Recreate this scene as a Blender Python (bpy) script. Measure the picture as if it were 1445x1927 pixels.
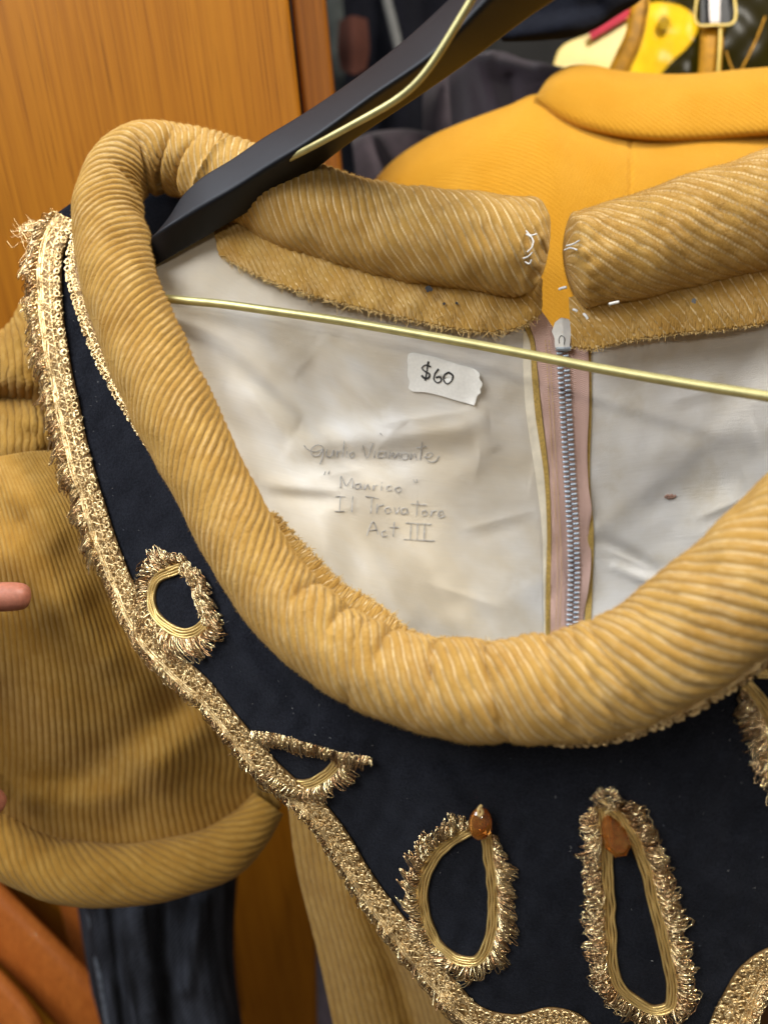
import bpy, math
import numpy as np
from mathutils import Matrix, Vector, Quaternion

rng = np.random.default_rng(7)
for o in list(bpy.data.objects):
    bpy.data.objects.remove(o)
SC = bpy.context.scene
COL = SC.collection

# ------------------------------------------------------------------ camera
PW, PH, F = 1445.0, 1927.0, 1445.0
zc = np.array([-338.0, 3737.0, 1445.0]); zc /= np.linalg.norm(zc)      # world up in camera axes (pitch about 21, roll about 5)
fw = np.array([0, 0, -1.0])
yc = fw - fw.dot(zc) * zc; yc /= np.linalg.norm(yc)
xc = np.cross(yc, zc)
RM = np.array([xc, yc, zc])
CAM = np.array([0.0, 0.0, 1.5])
cam = bpy.data.cameras.new('camera')
camo = bpy.data.objects.new('camera', cam); COL.objects.link(camo)
mw = Matrix.Identity(4)
for i in range(3):
    for j in range(3):
        mw[i][j] = RM[i, j]
    mw[i][3] = CAM[i]
camo.matrix_world = mw
cam.sensor_fit = 'HORIZONTAL'; cam.sensor_width = 36.0; cam.lens = 36.0 * F / PW
cam.clip_start = 0.01; cam.clip_end = 100
cam.dof.use_dof = True; cam.dof.focus_distance = 0.39; cam.dof.aperture_fstop = 5.0
SC.camera = camo

def W3(v):                                                    # camera axes -> world
    return np.asarray(v) @ RM.T + CAM
def D3(v):
    return np.asarray(v) @ RM.T

# ------------------------------------------------------------------ light
world = bpy.data.worlds.new('World'); SC.world = world; world.use_nodes = True
bg = world.node_tree.nodes['Background']
bg.inputs[0].default_value = (1.0, 0.93, 0.84, 1); bg.inputs[1].default_value = 0.11

def area(name, pos, target, size, power, color):
    l = bpy.data.lights.new(name, 'AREA'); l.shape = 'RECTANGLE'; l.size, l.size_y = size
    l.energy = power; l.color = color
    o = bpy.data.objects.new(name, l); COL.objects.link(o)
    p = Vector(W3(pos)); t = Vector(W3(target))
    o.location = p; o.rotation_euler = (t - p).to_track_quat('-Z', 'Y').to_euler()
    return o
area('window_light', (-0.85, 0.72, 0.55), (0.02, -0.03, -0.40), (0.75, 0.75), 23.0, (0.97, 0.98, 1.0))
area('side_window', (-0.74, 0.80, -0.14), (-0.05, 0.0, -0.40), (0.45, 0.45), 8.0, (0.78, 0.88, 1.0))
area('right_fill', (0.55, 1.05, 0.20), (0.06, 0.0, -0.42), (0.22, 0.22), 19.0, (1.0, 0.95, 0.86))  # unseen fill, added to brighten the right roll and right lining
area('front_fill', (0.22, 0.05, 1.15), (0.0, -0.10, -0.40), (0.08, 0.08), 4.0, (1.0, 0.93, 0.82))  # unseen frontal fill, added to lift the yoke and make the gold glint

SC.view_settings.view_transform = 'Standard'
SC.view_settings.look = 'None'
SC.view_settings.exposure = 0.06
SC.view_settings.gamma = 1.0
SC.view_settings.use_curve_mapping = False

# ------------------------------------------------------------------ maths helpers
def P(px, py, d):                                             # photo point at a distance -> camera axes, metres
    px, py, d = np.broadcast_arrays(np.asarray(px, float), np.asarray(py, float), np.asarray(d, float))
    return np.stack([(px - PW / 2) / F * d, -(py - PH / 2) / F * d, -d], -1)
def PG(g):
    return P(g[..., 0], g[..., 1], g[..., 2])
def nz(v):
    return v / np.maximum(np.linalg.norm(v, axis=-1, keepdims=True), 1e-12)

def spl(pts, n, t=None, q=None):
    p = np.asarray(pts, float); k = len(p)
    if t is None:
        s = p.copy()
        if s.shape[1] >= 3 and np.abs(s[:, 2]).max() < 5 and np.abs(s[:, 0]).max() > 5:
            s[:, 2] *= 1000
        t = np.concatenate([[0], np.cumsum(np.maximum(np.linalg.norm(np.diff(s[:, :3], axis=0), axis=1), 1e-6))])
    t = np.asarray(t, float)
    h = np.diff(t); dl = np.diff(p, axis=0) / h[:, None]
    m = np.zeros_like(p); m[0], m[-1] = dl[0], dl[-1]
    if k > 2:
        w = (h[1:] / (h[1:] + h[:-1]))[:, None]
        m[1:-1] = dl[:-1] * w + dl[1:] * (1 - w)
    if q is None:
        q = np.linspace(t[0], t[-1], n)
    i = np.clip(np.searchsorted(t, q, side='right') - 1, 0, k - 2)
    x = ((q - t[i]) / h[i])[:, None]; hh = h[i][:, None]
    return (p[i] * (2*x**3 - 3*x**2 + 1) + m[i] * hh * (x**3 - 2*x**2 + x)
            + p[i+1] * (-2*x**3 + 3*x**2) + m[i+1] * hh * (x**3 - x**2))

def even(p3, n):                                              # resample a 3D polyline evenly by length
    L = np.concatenate([[0], np.cumsum(np.linalg.norm(np.diff(p3[:, :3], axis=0), axis=1))])
    q = np.linspace(0, L[-1], n)
    return np.stack([np.interp(q, L, p3[:, j]) for j in range(p3.shape[1])], -1), L[-1]

def loft(rows, nu, nv, t=None):
    R = np.stack([spl(r, nu) for r in rows])
    k = len(R)
    tt = np.arange(k) if t is None else t
    G = spl(R.reshape(k, -1), nv, t=tt)
    return G.reshape(nv, nu, R.shape[2])

class TPS:
    def __init__(self, pts, smooth=1e-4):
        a = np.asarray(pts, float); self.c = a[:, :2] / 1000; n = len(a)
        K = self.k(np.linalg.norm(self.c[:, None] - self.c[None], axis=-1)) + smooth * np.eye(n)
        B = np.concatenate([np.ones((n, 1)), self.c], 1)
        A = np.block([[K, B], [B.T, np.zeros((3, 3))]])
        s = np.linalg.solve(A, np.concatenate([a[:, 2], np.zeros(3)]))
        self.w, self.b = s[:n], s[n:]
    @staticmethod
    def k(r):
        return r * r * np.log(r + 1e-9)
    def __call__(self, px, py):
        px, py = np.broadcast_arrays(np.asarray(px, float), np.asarray(py, float))
        q = np.stack([px, py], -1) / 1000
        r = np.linalg.norm(q[..., None, :] - self.c, axis=-1)
        return self.k(r) @ self.w + self.b[0] + q @ self.b[1:]

def noise(x, seed, scale, octs=18):
    """soft spectral noise of points x (...,D), feature size `scale`"""
    r = np.random.default_rng(seed); x = np.asarray(x)
    k = r.normal(size=(octs, x.shape[-1])); k = k / np.linalg.norm(k, axis=1, keepdims=True)
    k *= (2 * np.pi / scale) * r.uniform(0.5, 1.6, (octs, 1)); ph = r.uniform(0, 6.28, octs)
    return np.sin(x @ k.T + ph).sum(-1) / math.sqrt(octs / 2) / 1.6

def gnormal(G3):                                              # normals of a grid, facing the camera
    n = nz(np.cross(np.gradient(G3, axis=1), np.gradient(G3, axis=0)))
    s = np.sign((n * -G3).sum(-1, keepdims=True)); s[s == 0] = 1
    return n * s

def seg_d(px, py, a, b):
    a = np.array(a, float); b = np.array(b, float); ab = b - a; L2 = ab @ ab
    t = np.clip(((px - a[0]) * ab[0] + (py - a[1]) * ab[1]) / L2, 0, 1)
    sx = px - (a[0] + t * ab[0]); sy = py - (a[1] + t * ab[1])
    side = np.sign(ab[0] * (py - a[1]) - ab[1] * (px - a[0]))
    return np.hypot(sx, sy), side, t

# ------------------------------------------------------------------ mesh helpers
ORG = {}; GR = {}
def quads(nv, nu, wrap=False):
    i = np.arange(nv - 1)[:, None]; j = np.arange(nu if wrap else nu - 1)[None]
    j2 = (j + 1) % nu
    return np.stack(np.broadcast_arrays(i*nu + j, i*nu + j2, (i+1)*nu + j2, (i+1)*nu + j), -1).reshape(-1, 4)

def mesh(name, V, Q, mat, smooth=True, attrs=None):
    me = bpy.data.meshes.new(name)
    V = np.ascontiguousarray(V, np.float32).reshape(-1, 3)
    Q = np.asarray(Q, np.int32)
    me.vertices.add(len(V)); me.vertices.foreach_set('co', V.ravel())
    m, k = Q.shape
    me.loops.add(m * k); me.loops.foreach_set('vertex_index', Q.ravel())
    me.polygons.add(m); me.polygons.foreach_set('loop_start', np.arange(0, m * k, k, dtype=np.int32))
    me.polygons.foreach_set('loop_total', np.full(m, k, np.int32))
    me.polygons.foreach_set('use_smooth', np.full(m, smooth))
    me.update(calc_edges=True)
    for nm, a in (attrs or {}).items():
        a = np.ascontiguousarray(a, np.float32)
        if a.ndim > 1 and a.shape[-1] == 3:
            at = me.attributes.new(nm, 'FLOAT_VECTOR', 'POINT'); at.data.foreach_set('vector', a.ravel())
        else:
            at = me.attributes.new(nm, 'FLOAT', 'POINT'); at.data.foreach_set('value', a.ravel())
    me.materials.append(mat)
    return me

def thing(name, label, cat, base, group=None):
    o = bpy.data.objects.new(name, None); COL.objects.link(o)
    o.location = W3(base); o.empty_display_size = 0.02
    o['label'] = label; o['category'] = cat
    if group: o['group'] = group
    ORG[o] = np.array(o.location)
    return o

def part(name, V, Q, mat, parent, smooth=True, attrs=None, label=None, kind=None, thick=0, raw_world=False):
    Vw = np.asarray(V).reshape(-1, 3) if raw_world else W3(np.asarray(V).reshape(-1, 3))
    org = ORG[parent] if parent is not None else np.zeros(3)
    me = mesh(name, Vw - org, Q, mat, smooth, attrs)
    o = bpy.data.objects.new(name, me); COL.objects.link(o)
    o.parent = parent
    ORG[o] = org
    if label: o['label'] = label
    if kind: o['kind'] = kind
    if thick:
        s = o.modifiers.new('thickness', 'SOLIDIFY'); s.thickness = thick; s.offset = 0
    return o

def tubes(polys, r, sides=4, ref=None, closed=False, caps=False):
    """polys (N,K,3) -> tube verts, quads"""
    p = np.asarray(polys, float)
    if p.ndim == 2: p = p[None]
    N, K, _ = p.shape
    r = np.broadcast_to(np.asarray(r, float), (N, K)) if np.ndim(r) < 2 else np.asarray(r)
    if closed:
        t = nz(np.roll(p, -1, 1) - np.roll(p, 1, 1))
    else:
        t = nz(np.gradient(p, axis=1))
    if ref is None: ref = nz(-p)
    ref = np.broadcast_to(np.asarray(ref, float), p.shape) if np.ndim(ref) < 3 else ref
    a = np.cross(t, ref); bad = np.linalg.norm(a, axis=-1) < 1e-3
    if bad.any():
        a[bad] = np.cross(t[bad], np.array([0.3, 0.8, 0.52]))
    a = nz(a); b = np.cross(a, t)
    th = np.arange(sides) / sides * 2 * np.pi
    V = p[:, :, None] + r[:, :, None, None] * (np.cos(th)[:, None] * a[:, :, None] + np.sin(th)[:, None] * b[:, :, None])
    kk = K if closed else K - 1
    i = np.arange(kk)[:, None]; j = np.arange(sides)[None]; j2 = (j + 1) % sides; i2 = (i + 1) % K
    q = np.stack(np.broadcast_arrays(i*sides + j, i*sides + j2, i2*sides + j2, i2*sides + j), -1).reshape(-1, 4)
    Q = (q[None] + (np.arange(N) * K * sides)[:, None, None]).reshape(-1, 4)
    if caps and not closed and sides == 4:
        c0 = np.arange(4); base = (np.arange(N) * K * sides)[:, None]
        Q = np.concatenate([Q, base + c0[::-1], base + (K-1)*sides + c0])
    return V.reshape(-1, 3), Q

class Acc:                                                    # gathers tube batches into one mesh
    def __init__(self): self.V, self.Q, self.T, self.n = [], [], [], 0
    def add(self, VQ, tint):
        V, Q = VQ
        self.V.append(V); self.Q.append(Q + self.n); self.n += len(V)
        self.T.append(np.broadcast_to(np.asarray(tint, float).reshape(-1, 1) if np.ndim(tint) else np.full((1, 1), tint),
                      (np.size(tint) if np.ndim(tint) else 1, len(V) // (np.size(tint) if np.ndim(tint) else 1))).ravel())
    def build(self, name, mat, parent, **k):
        return part(name, np.concatenate(self.V), np.concatenate(self.Q), mat, parent, attrs={'tint': np.concatenate(self.T)}, **k)

# ------------------------------------------------------------------ materials
def newmat(name):
    m = bpy.data.materials.new(name); m.use_nodes = True
    nt = m.node_tree; b = nt.nodes['Principled BSDF']
    return m, nt, b
def N(nt, typ, **k):
    n = nt.nodes.new(typ)
    for a, v in k.items():
        if a.startswith('i_'):
            n.inputs[int(a[2:])].default_value = v
        else:
            setattr(n, a, v)
    return n
def ramp(nt, fac, stops):
    n = N(nt, 'ShaderNodeValToRGB'); e = n.color_ramp.elements
    while len(e) < len(stops): e.new(0.5)
    for x, (p, c) in zip(e, stops):
        x.position = p; x.color = (*c, 1) if len(c) == 3 else c
    nt.links.new(fac, n.inputs[0]); return n.outputs[0]
def coords(nt, scale=(1, 1, 1), rot=(0, 0, 0), attr=None):
    if attr:
        c = N(nt, 'ShaderNodeAttribute', attribute_name=attr).outputs['Vector']
    else:
        c = N(nt, 'ShaderNodeTexCoord').outputs['Object']
    mp = N(nt, 'ShaderNodeMapping'); mp.inputs['Scale'].default_value = scale; mp.inputs['Rotation'].default_value = rot
    nt.links.new(c, mp.inputs['Vector']); return mp.outputs[0]
def tnoise(nt, vec, scale, detail=3, rough=0.55):
    n = N(nt, 'ShaderNodeTexNoise'); n.inputs['Scale'].default_value = scale
    n.inputs['Detail'].default_value = detail; n.inputs['Roughness'].default_value = rough
    nt.links.new(vec, n.inputs['Vector']); return n.outputs[0]
def twave(nt, vec, scale, dist=0, axis='X', dscale=1.0):
    n = N(nt, 'ShaderNodeTexWave'); n.bands_direction = axis
    n.inputs['Scale'].default_value = scale; n.inputs['Distortion'].default_value = dist
    n.inputs['Detail Scale'].default_value = dscale
    nt.links.new(vec, n.inputs['Vector']); return n.outputs[1]
def mixc(nt, fac, a, b, mode='MIX'):
    n = N(nt, 'ShaderNodeMix', data_type='RGBA', blend_type=mode)
    for s, v in ((0, fac), (6, a), (7, b)):
        if hasattr(v, 'links'): nt.links.new(v, n.inputs[s])
        else: n.inputs[s].default_value = v if s == 0 else (*v, 1)
    return n.outputs[2]
def math_(nt, op, a, b=0.0):
    n = N(nt, 'ShaderNodeMath', operation=op)
    for s, v in ((0, a), (1, b)):
        if hasattr(v, 'links'): nt.links.new(v, n.inputs[s])
        else: n.inputs[s].default_value = v
    return n.outputs[0]
def bump(nt, b, h, dist, strength=1.0, prev=None):
    n = N(nt, 'ShaderNodeBump'); n.inputs['Distance'].default_value = dist; n.inputs['Strength'].default_value = strength
    nt.links.new(h, n.inputs['Height'])
    if prev is not None: nt.links.new(prev, n.inputs['Normal'])
    if b is not None: nt.links.new(n.outputs[0], b.inputs['Normal'])
    return n.outputs[0]
def setp(b, **k):
    al = dict(rough='Roughness', metal='Metallic', sheen='Sheen Weight', sheenr='Sheen Roughness', spec='Specular IOR Level',
              trans='Transmission Weight', coat='Coat Weight', ior='IOR', sss='Subsurface Weight', ssss='Subsurface Scale', alpha='Alpha')
    for a, v in k.items(): b.inputs[al[a]].default_value = v

def corduroy_mat(name, pile_hi, pile_lo, groove, fuzz=0.18):
    m, nt, b = newmat(name)
    rib = N(nt, 'ShaderNodeAttribute', attribute_name='rib').outputs['Fac']
    v = coords(nt)
    n1 = tnoise(nt, v, 1500, 3, 0.7); n2 = tnoise(nt, v, 55, 4, 0.6)
    pile = ramp(nt, n2, [(0.32, pile_lo), (0.68, pile_hi)])
    dk = mixc(nt, math_(nt, 'MULTIPLY', n1, 0.55), pile, tuple(0.55 * c for c in pile_lo))
    wear_shade = N(nt, 'ShaderNodeAttribute', attribute_name='wear_shade').outputs['Fac']
    g = ramp(nt, rib, [(0.30, (1, 1, 1)), (0.62, (0, 0, 0))])
    gg = math_(nt, 'MULTIPLY', g, 0.85)
    gc = mixc(nt, math_(nt, 'MULTIPLY', wear_shade, ramp(nt, tnoise(nt, v, 130, 3), [(0.32, (.25, .25, .25)), (0.6, (1, 1, 1))])), tuple(0.38 * c for c in pile_lo), groove)  # pale base weave where worn, elsewhere shade painted into the grooves
    col = mixc(nt, gg, dk, gc)
    top = ramp(nt, rib, [(0.80, (0, 0, 0)), (1.0, (1, 1, 1))])
    rub = ramp(nt, tnoise(nt, v, 90, 4, 0.65), [(0.45, (0, 0, 0)), (0.66, (1, 1, 1))])
    col = mixc(nt, math_(nt, 'MULTIPLY', math_(nt, 'MULTIPLY', top, rub), 0.28), col, groove)
    nt.links.new(col, b.inputs['Base Color'])
    setp(b, rough=0.95, sheen=fuzz, sheenr=0.45, spec=0.12)
    b.inputs['Sheen Tint'].default_value = (1.0, 0.82, 0.5, 1)
    bump(nt, b, n1, 0.0009, 0.9)
    return m
M = {}
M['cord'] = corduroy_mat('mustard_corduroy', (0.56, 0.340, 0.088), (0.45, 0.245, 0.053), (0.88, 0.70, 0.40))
M['cord_shaded'] = corduroy_mat('mustard_corduroy_shaded', (0.47, 0.262, 0.052), (0.37, 0.190, 0.032), (0.62, 0.43, 0.15))  # same corduroy darkened: shade on the sleeve and body painted into the colour

def thread_mat(name, a, c):
    m, nt, b = newmat(name); v = coords(nt)
    nt.links.new(ramp(nt, tnoise(nt, v, 900), [(0.3, a), (0.7, c)]), b.inputs['Base Color'])
    setp(b, rough=0.85, sheen=0.2, spec=0.2); return m
M['thread'] = thread_mat('frayed_thread', (0.55, 0.36, 0.11), (0.72, 0.52, 0.22))
M['white_thread'] = thread_mat('white_thread', (0.50, 0.49, 0.46), (0.64, 0.63, 0.60))

def felt_mat(name, c1, c2, lint=0.9, sheen=0.25):
    m, nt, b = newmat(name); v = coords(nt)
    n1 = tnoise(nt, v, 800, 4, 0.75); n2 = tnoise(nt, v, 70, 3)
    base = ramp(nt, math_(nt, 'ADD', math_(nt, 'MULTIPLY', n1, 0.7), math_(nt, 'MULTIPLY', n2, 0.3)), [(0.35, c1), (0.68, c2)])
    sp = ramp(nt, tnoise(nt, v, 420, 1), [(0.79, (0, 0, 0)), (0.83, (1, 1, 1))])
    base = mixc(nt, math_(nt, 'MULTIPLY', sp, lint * 0.5), base, (0.25, 0.27, 0.32))
    nt.links.new(base, b.inputs['Base Color'])
    setp(b, rough=1.0, sheen=sheen, sheenr=0.5, spec=0.08)
    b.inputs['Sheen Tint'].default_value = (0.75, 0.82, 1.0, 1)
    bump(nt, b, n1, 0.0011, 0.9)
    return m
M['felt'] = felt_mat('navy_felt', (0.004, 0.0044, 0.0065), (0.017, 0.0185, 0.025), 0.6, 0.05)
M['black_wool'] = felt_mat('black_wool', (0.002, 0.002, 0.004), (0.010, 0.012, 0.02), 1.0, 0.05)
M['dark_cloth'] = felt_mat('dark_cloth', (0.004, 0.004, 0.006), (0.012, 0.012, 0.018), 0.0, 0.03)

def lining_mat(name='white_cotton_lining', warm=False):
    m, nt, b = newmat(name)
    v = coords(nt, attr='uvw')
    wx = twave(nt, v, 620, 3.5, 'X', 30); wy = twave(nt, v, 620, 3.5, 'Y', 30)
    big = tnoise(nt, v, 35, 4); spk = tnoise(nt, v, 900, 2)
    w = math_(nt, 'ADD', wx, wy)
    slub = tnoise(nt, coords(nt, (45, 900, 1), attr='uvw'), 1.0, 3)
    h = math_(nt, 'ADD', math_(nt, 'MULTIPLY', w, 0.4), math_(nt, 'ADD', math_(nt, 'MULTIPLY', slub, 0.8), math_(nt, 'MULTIPLY', spk, 0.5)))
    col = ramp(nt, big, [(0.28, (0.66, 0.60, 0.49)), (0.46, (0.78, 0.75, 0.69)), (0.65, (0.83, 0.815, 0.785))])
    if warm:
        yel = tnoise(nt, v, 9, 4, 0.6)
        col = mixc(nt, ramp(nt, yel, [(0.38, (1, 1, 1)), (0.62, (0, 0, 0))]), col, (0.72, 0.63, 0.48))  # cream mottling: part aged cloth, part bounced light and shade painted in
    col = mixc(nt, math_(nt, 'MULTIPLY', slub, 0.36), col, (0.52, 0.50, 0.46))
    nt.links.new(col, b.inputs['Base Color'])
    setp(b, rough=1.0, spec=0.04)
    bump(nt, b, h, 0.00028, 0.9)
    return m
M['lining'] = lining_mat()
M['lining_warm'] = lining_mat('warm_cotton_lining', True)

def gold_mat(name, hi, lo, rough=0.32, metal=0.9, bs=1800, bd=0.0003):
    m, nt, b = newmat(name); v = coords(nt)
    t = N(nt, 'ShaderNodeAttribute', attribute_name='tint').outputs['Fac']
    n = tnoise(nt, v, bs, 2)
    f = math_(nt, 'ADD', math_(nt, 'MULTIPLY', t, 0.75), math_(nt, 'MULTIPLY', n, 0.3))
    nt.links.new(ramp(nt, f, [(0.1, lo), (0.85, hi)]), b.inputs['Base Color'])
    setp(b, rough=rough, metal=metal)
    bump(nt, b, n, bd, 0.7)
    return m
M['gold_cord'] = gold_mat('gold_cord', (0.95, 0.72, 0.30), (0.66, 0.42, 0.12), 0.30, 0.6)
M['gold_braid'] = gold_mat('gold_braid', (0.98, 0.76, 0.40), (0.50, 0.29, 0.09), 0.25, 0.7)
M['gold_wire'] = gold_mat('gold_fringe', (1.0, 0.82, 0.46), (0.40, 0.21, 0.09), 0.16, 0.85, 900, 0.0001)
M['gold_base'] = gold_mat('gold_braid_ground', (0.24, 0.135, 0.04), (0.11, 0.06, 0.018), 0.5, 0.4)

def plain(name, col, rough=0.5, **k):
    sp_ = k.pop('specl', None)
    m, nt, b = newmat(name); v = coords(nt)
    n = tnoise(nt, v, k.pop('ns', 200), 3)
    va = k.pop('var', 0.15)
    nt.links.new(ramp(nt, n, [(0.3, tuple(c * (1 - va) for c in col)), (0.7, tuple(min(1, c * (1 + va)) for c in col))]), b.inputs['Base Color'])
    bd = k.pop('bump', 0.0)
    setp(b, rough=rough, **k)
    if sp_ is not None: setp(b, spec=sp_)
    if bd: bump(nt, b, n, bd, 0.6)
    return m
M['black_plastic'] = plain('black_plastic', (0.005, 0.006, 0.009), 0.50, specl=.24, ns=1200, bump=0.00006)
M['brass'] = plain('aged_brass', (0.44, 0.40, 0.18), 0.45, metal=0.7, ns=120, var=0.15)
M['zip_metal'] = plain('zip_metal', (0.42, 0.50, 0.58), 0.42, metal=0.5, ns=800)
M['nylon'] = plain('white_nylon', (0.72, 0.72, 0.68), 0.4, ns=300, var=0.06)
M['tape_paper'] = plain('masking_tape', (0.74, 0.73, 0.68), 0.6, ns=700, var=0.05, bump=0.0002)
M['ink'] = plain('black_ink', (0.012, 0.012, 0.014), 0.6)
M['ink_faded'] = plain('faded_ink', (0.33, 0.32, 0.31), 0.8, ns=500, var=0.5)
M['stain'] = plain('rust_stain', (0.32, 0.19, 0.14), 0.9, ns=900, var=0.4)
M['cream'] = plain('cream_cotton', (0.74, 0.68, 0.54), 0.85, ns=150, var=0.10, bump=0.0003)
M['mustard_tape'] = plain('mustard_overlock', (0.42, 0.28, 0.07), 0.85, ns=900, var=0.3, bump=0.0004)
M['skin'] = plain('skin', (0.36, 0.135, 0.085), 0.5, ns=400, var=0.12, bump=0.0003, sss=0.15, ssss=0.005)
M['nail'] = plain('nail', (0.55, 0.30, 0.24), 0.3, ns=100, var=0.05)
M['red'] = plain('red_plastic', (0.42, 0.006, 0.03), 0.75, ns=50, var=0.1)
M['card'] = plain('yellow_plastic', (0.70, 0.50, 0.10), 0.45, ns=60, var=0.15)
M['steel'] = plain('steel', (0.22, 0.20, 0.19), 0.5, metal=0.9)
M['grey'] = plain('grey_strap', (0.12, 0.12, 0.115), 0.6)
M['orange_red'] = plain('rust_cloth', (0.06, 0.012, 0.004), 0.9)

def gem_mat():
    m, nt, b = newmat('amber_glass'); v = coords(nt)
    n = tnoise(nt, v, 260, 3)
    nt.links.new(ramp(nt, n, [(0.3, (0.50, 0.12, 0.012)), (0.7, (0.92, 0.42, 0.08))]), b.inputs['Base Color'])
    setp(b, rough=0.06, trans=0.8, coat=1.0, ior=1.5); return m
M['gem'] = gem_mat()

def vinyl_mat():
    m, nt, b = newmat('amber_vinyl'); v = coords(nt)
    n = tnoise(nt, v, 40, 3)
    c = ramp(nt, n, [(0.3, (0.80, 0.60, 0.03)), (0.7, (0.88, 0.70, 0.06))])
    tr = N(nt, 'ShaderNodeBsdfTransparent'); gl = N(nt, 'ShaderNodeBsdfGlossy'); gl.inputs['Roughness'].default_value = .35
    nt.links.new(c, tr.inputs[0]); mx = N(nt, 'ShaderNodeMixShader'); mx.inputs[0].default_value = .012
    nt.links.new(tr.outputs[0], mx.inputs[1]); nt.links.new(gl.outputs[0], mx.inputs[2])
    nt.links.new(mx.outputs[0], nt.nodes['Material Output'].inputs['Surface'])
    return m
M['vinyl'] = vinyl_mat()
M['amber_strip'] = plain('amber_plastic_edge', (0.40, 0.185, 0.003), 0.55, ns=120, var=0.35, specl=.2)

def wool_mat():
    m, nt, b = newmat('yellow_wool'); v = coords(nt, attr='uvw')
    w1 = twave(nt, coords(nt, rot=(0, 0, 0.95), attr='uvw'), 112, 2.0, 'X', 12)
    w2 = twave(nt, coords(nt, rot=(0, 0, -0.45), attr='uvw'), 150, 2.0, 'X', 12)
    n1 = tnoise(nt, v, 900, 3, 0.7); n2 = tnoise(nt, v, 25, 3)
    h = math_(nt, 'ADD', math_(nt, 'MULTIPLY', math_(nt, 'MULTIPLY', w1, w2), 1.0), n1)
    c = ramp(nt, n2, [(0.3, (0.66, 0.315, 0.022)), (0.7, (0.73, 0.37, 0.036))])
    c = mixc(nt, math_(nt, 'MULTIPLY', ramp(nt, h, [(0.40, (1, 1, 1)), (1.0, (0, 0, 0))]), 0.62), c, (0.46, 0.18, 0.006))
    nt.links.new(c, b.inputs['Base Color'])
    setp(b, rough=0.95, sheen=0.25, sheenr=0.4, spec=0.1)
    b.inputs['Sheen Tint'].default_value = (1, 0.8, 0.35, 1)
    bump(nt, b, h, 0.0010, 0.9)
    return m
M['wool'] = wool_mat()

def ribknit_mat():
    m, nt, b = newmat('aubergine_rib'); v = coords(nt, attr='uvw')
    w = twave(nt, v, 150, 0.6, 'X', 3); n = tnoise(nt, v, 60, 2)
    c = ramp(nt, w, [(0.1, (0.010, 0.006, 0.010)), (0.8, (0.062, 0.043, 0.056))])
    nt.links.new(c, b.inputs['Base Color']); setp(b, rough=0.8, sheen=0.15, spec=0.2)
    bump(nt, b, w, 0.0012, 0.8); return m
M['ribknit'] = ribknit_mat()
M['aubergine'] = plain('aubergine_cloth', (0.042, 0.028, 0.036), 0.85, ns=80, var=0.3, sheen=0.15)

def denim_mat():
    m, nt, b = newmat('black_denim')
    v = coords(nt, (1, 1, 1), attr='uvw')
    st = tnoise(nt, coords(nt, (70, 9, 1), attr='uvw'), 1.0, 4, 0.65); tw = twave(nt, v, 120, 2.0, 'DIAGONAL')
    f = math_(nt, 'ADD', math_(nt, 'MULTIPLY', st, 0.8), math_(nt, 'MULTIPLY', tw, 0.15))
    nt.links.new(ramp(nt, f, [(0.38, (0.006, 0.006, 0.007)), (0.62, (0.05, 0.055, 0.07)), (0.75, (0.11, 0.12, 0.15))]), b.inputs['Base Color'])
    setp(b, rough=0.9, spec=0.15); bump(nt, b, f, 0.002, 0.6); return m
M['denim'] = denim_mat()

def wood_mat(name, hi, lo, streak, gs=1.0, rough=0.42):
    m, nt, b = newmat(name)
    fine = tnoise(nt, coords(nt, (330*gs, 330*gs, 2.6)), 1.0, 4, 0.65)
    wide = tnoise(nt, coords(nt, (34*gs, 34*gs, 0.9)), 1.0, 3)
    pores = tnoise(nt, coords(nt, (620*gs, 620*gs, 14)), 1.0, 2, 0.5)
    c = ramp(nt, wide, [(0.25, lo), (0.75, hi)])
    c = mixc(nt, ramp(nt, fine, [(0.36, (0.5, 0.5, 0.5)), (0.58, (0, 0, 0))]), c, streak)
    c = mixc(nt, ramp(nt, pores, [(0.30, (0.6, 0.6, 0.6)), (0.42, (0, 0, 0))]), c, tuple(0.6*x for x in streak))
    nt.links.new(c, b.inputs['Base Color'])
    setp(b, rough=rough, spec=0.22, coat=0.04)
    bump(nt, b, fine, 0.0005, 0.35); return m
M['oak'] = wood_mat('varnished_oak', (0.38, 0.145, 0.008), (0.31, 0.110, 0.006), (0.19, 0.058, 0.003))
M['oak_dark'] = wood_mat('varnished_oak_frame', (0.27, 0.092, 0.007), (0.20, 0.06, 0.004), (0.11, 0.032, 0.003))
M['orange_wood'] = wood_mat('orange_wood', (0.50, 0.155, 0.028), (0.38, 0.10, 0.016), (0.30, 0.075, 0.012), 1.0)
M['floor'] = wood_mat('brown_floor', (0.10, 0.045, 0.015), (0.06, 0.025, 0.008), (0.03, 0.012, 0.004), 0.3)
M['wall'] = plain('dim_wall', (0.020, 0.019, 0.018), 0.9, ns=8, var=0.5)

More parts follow.
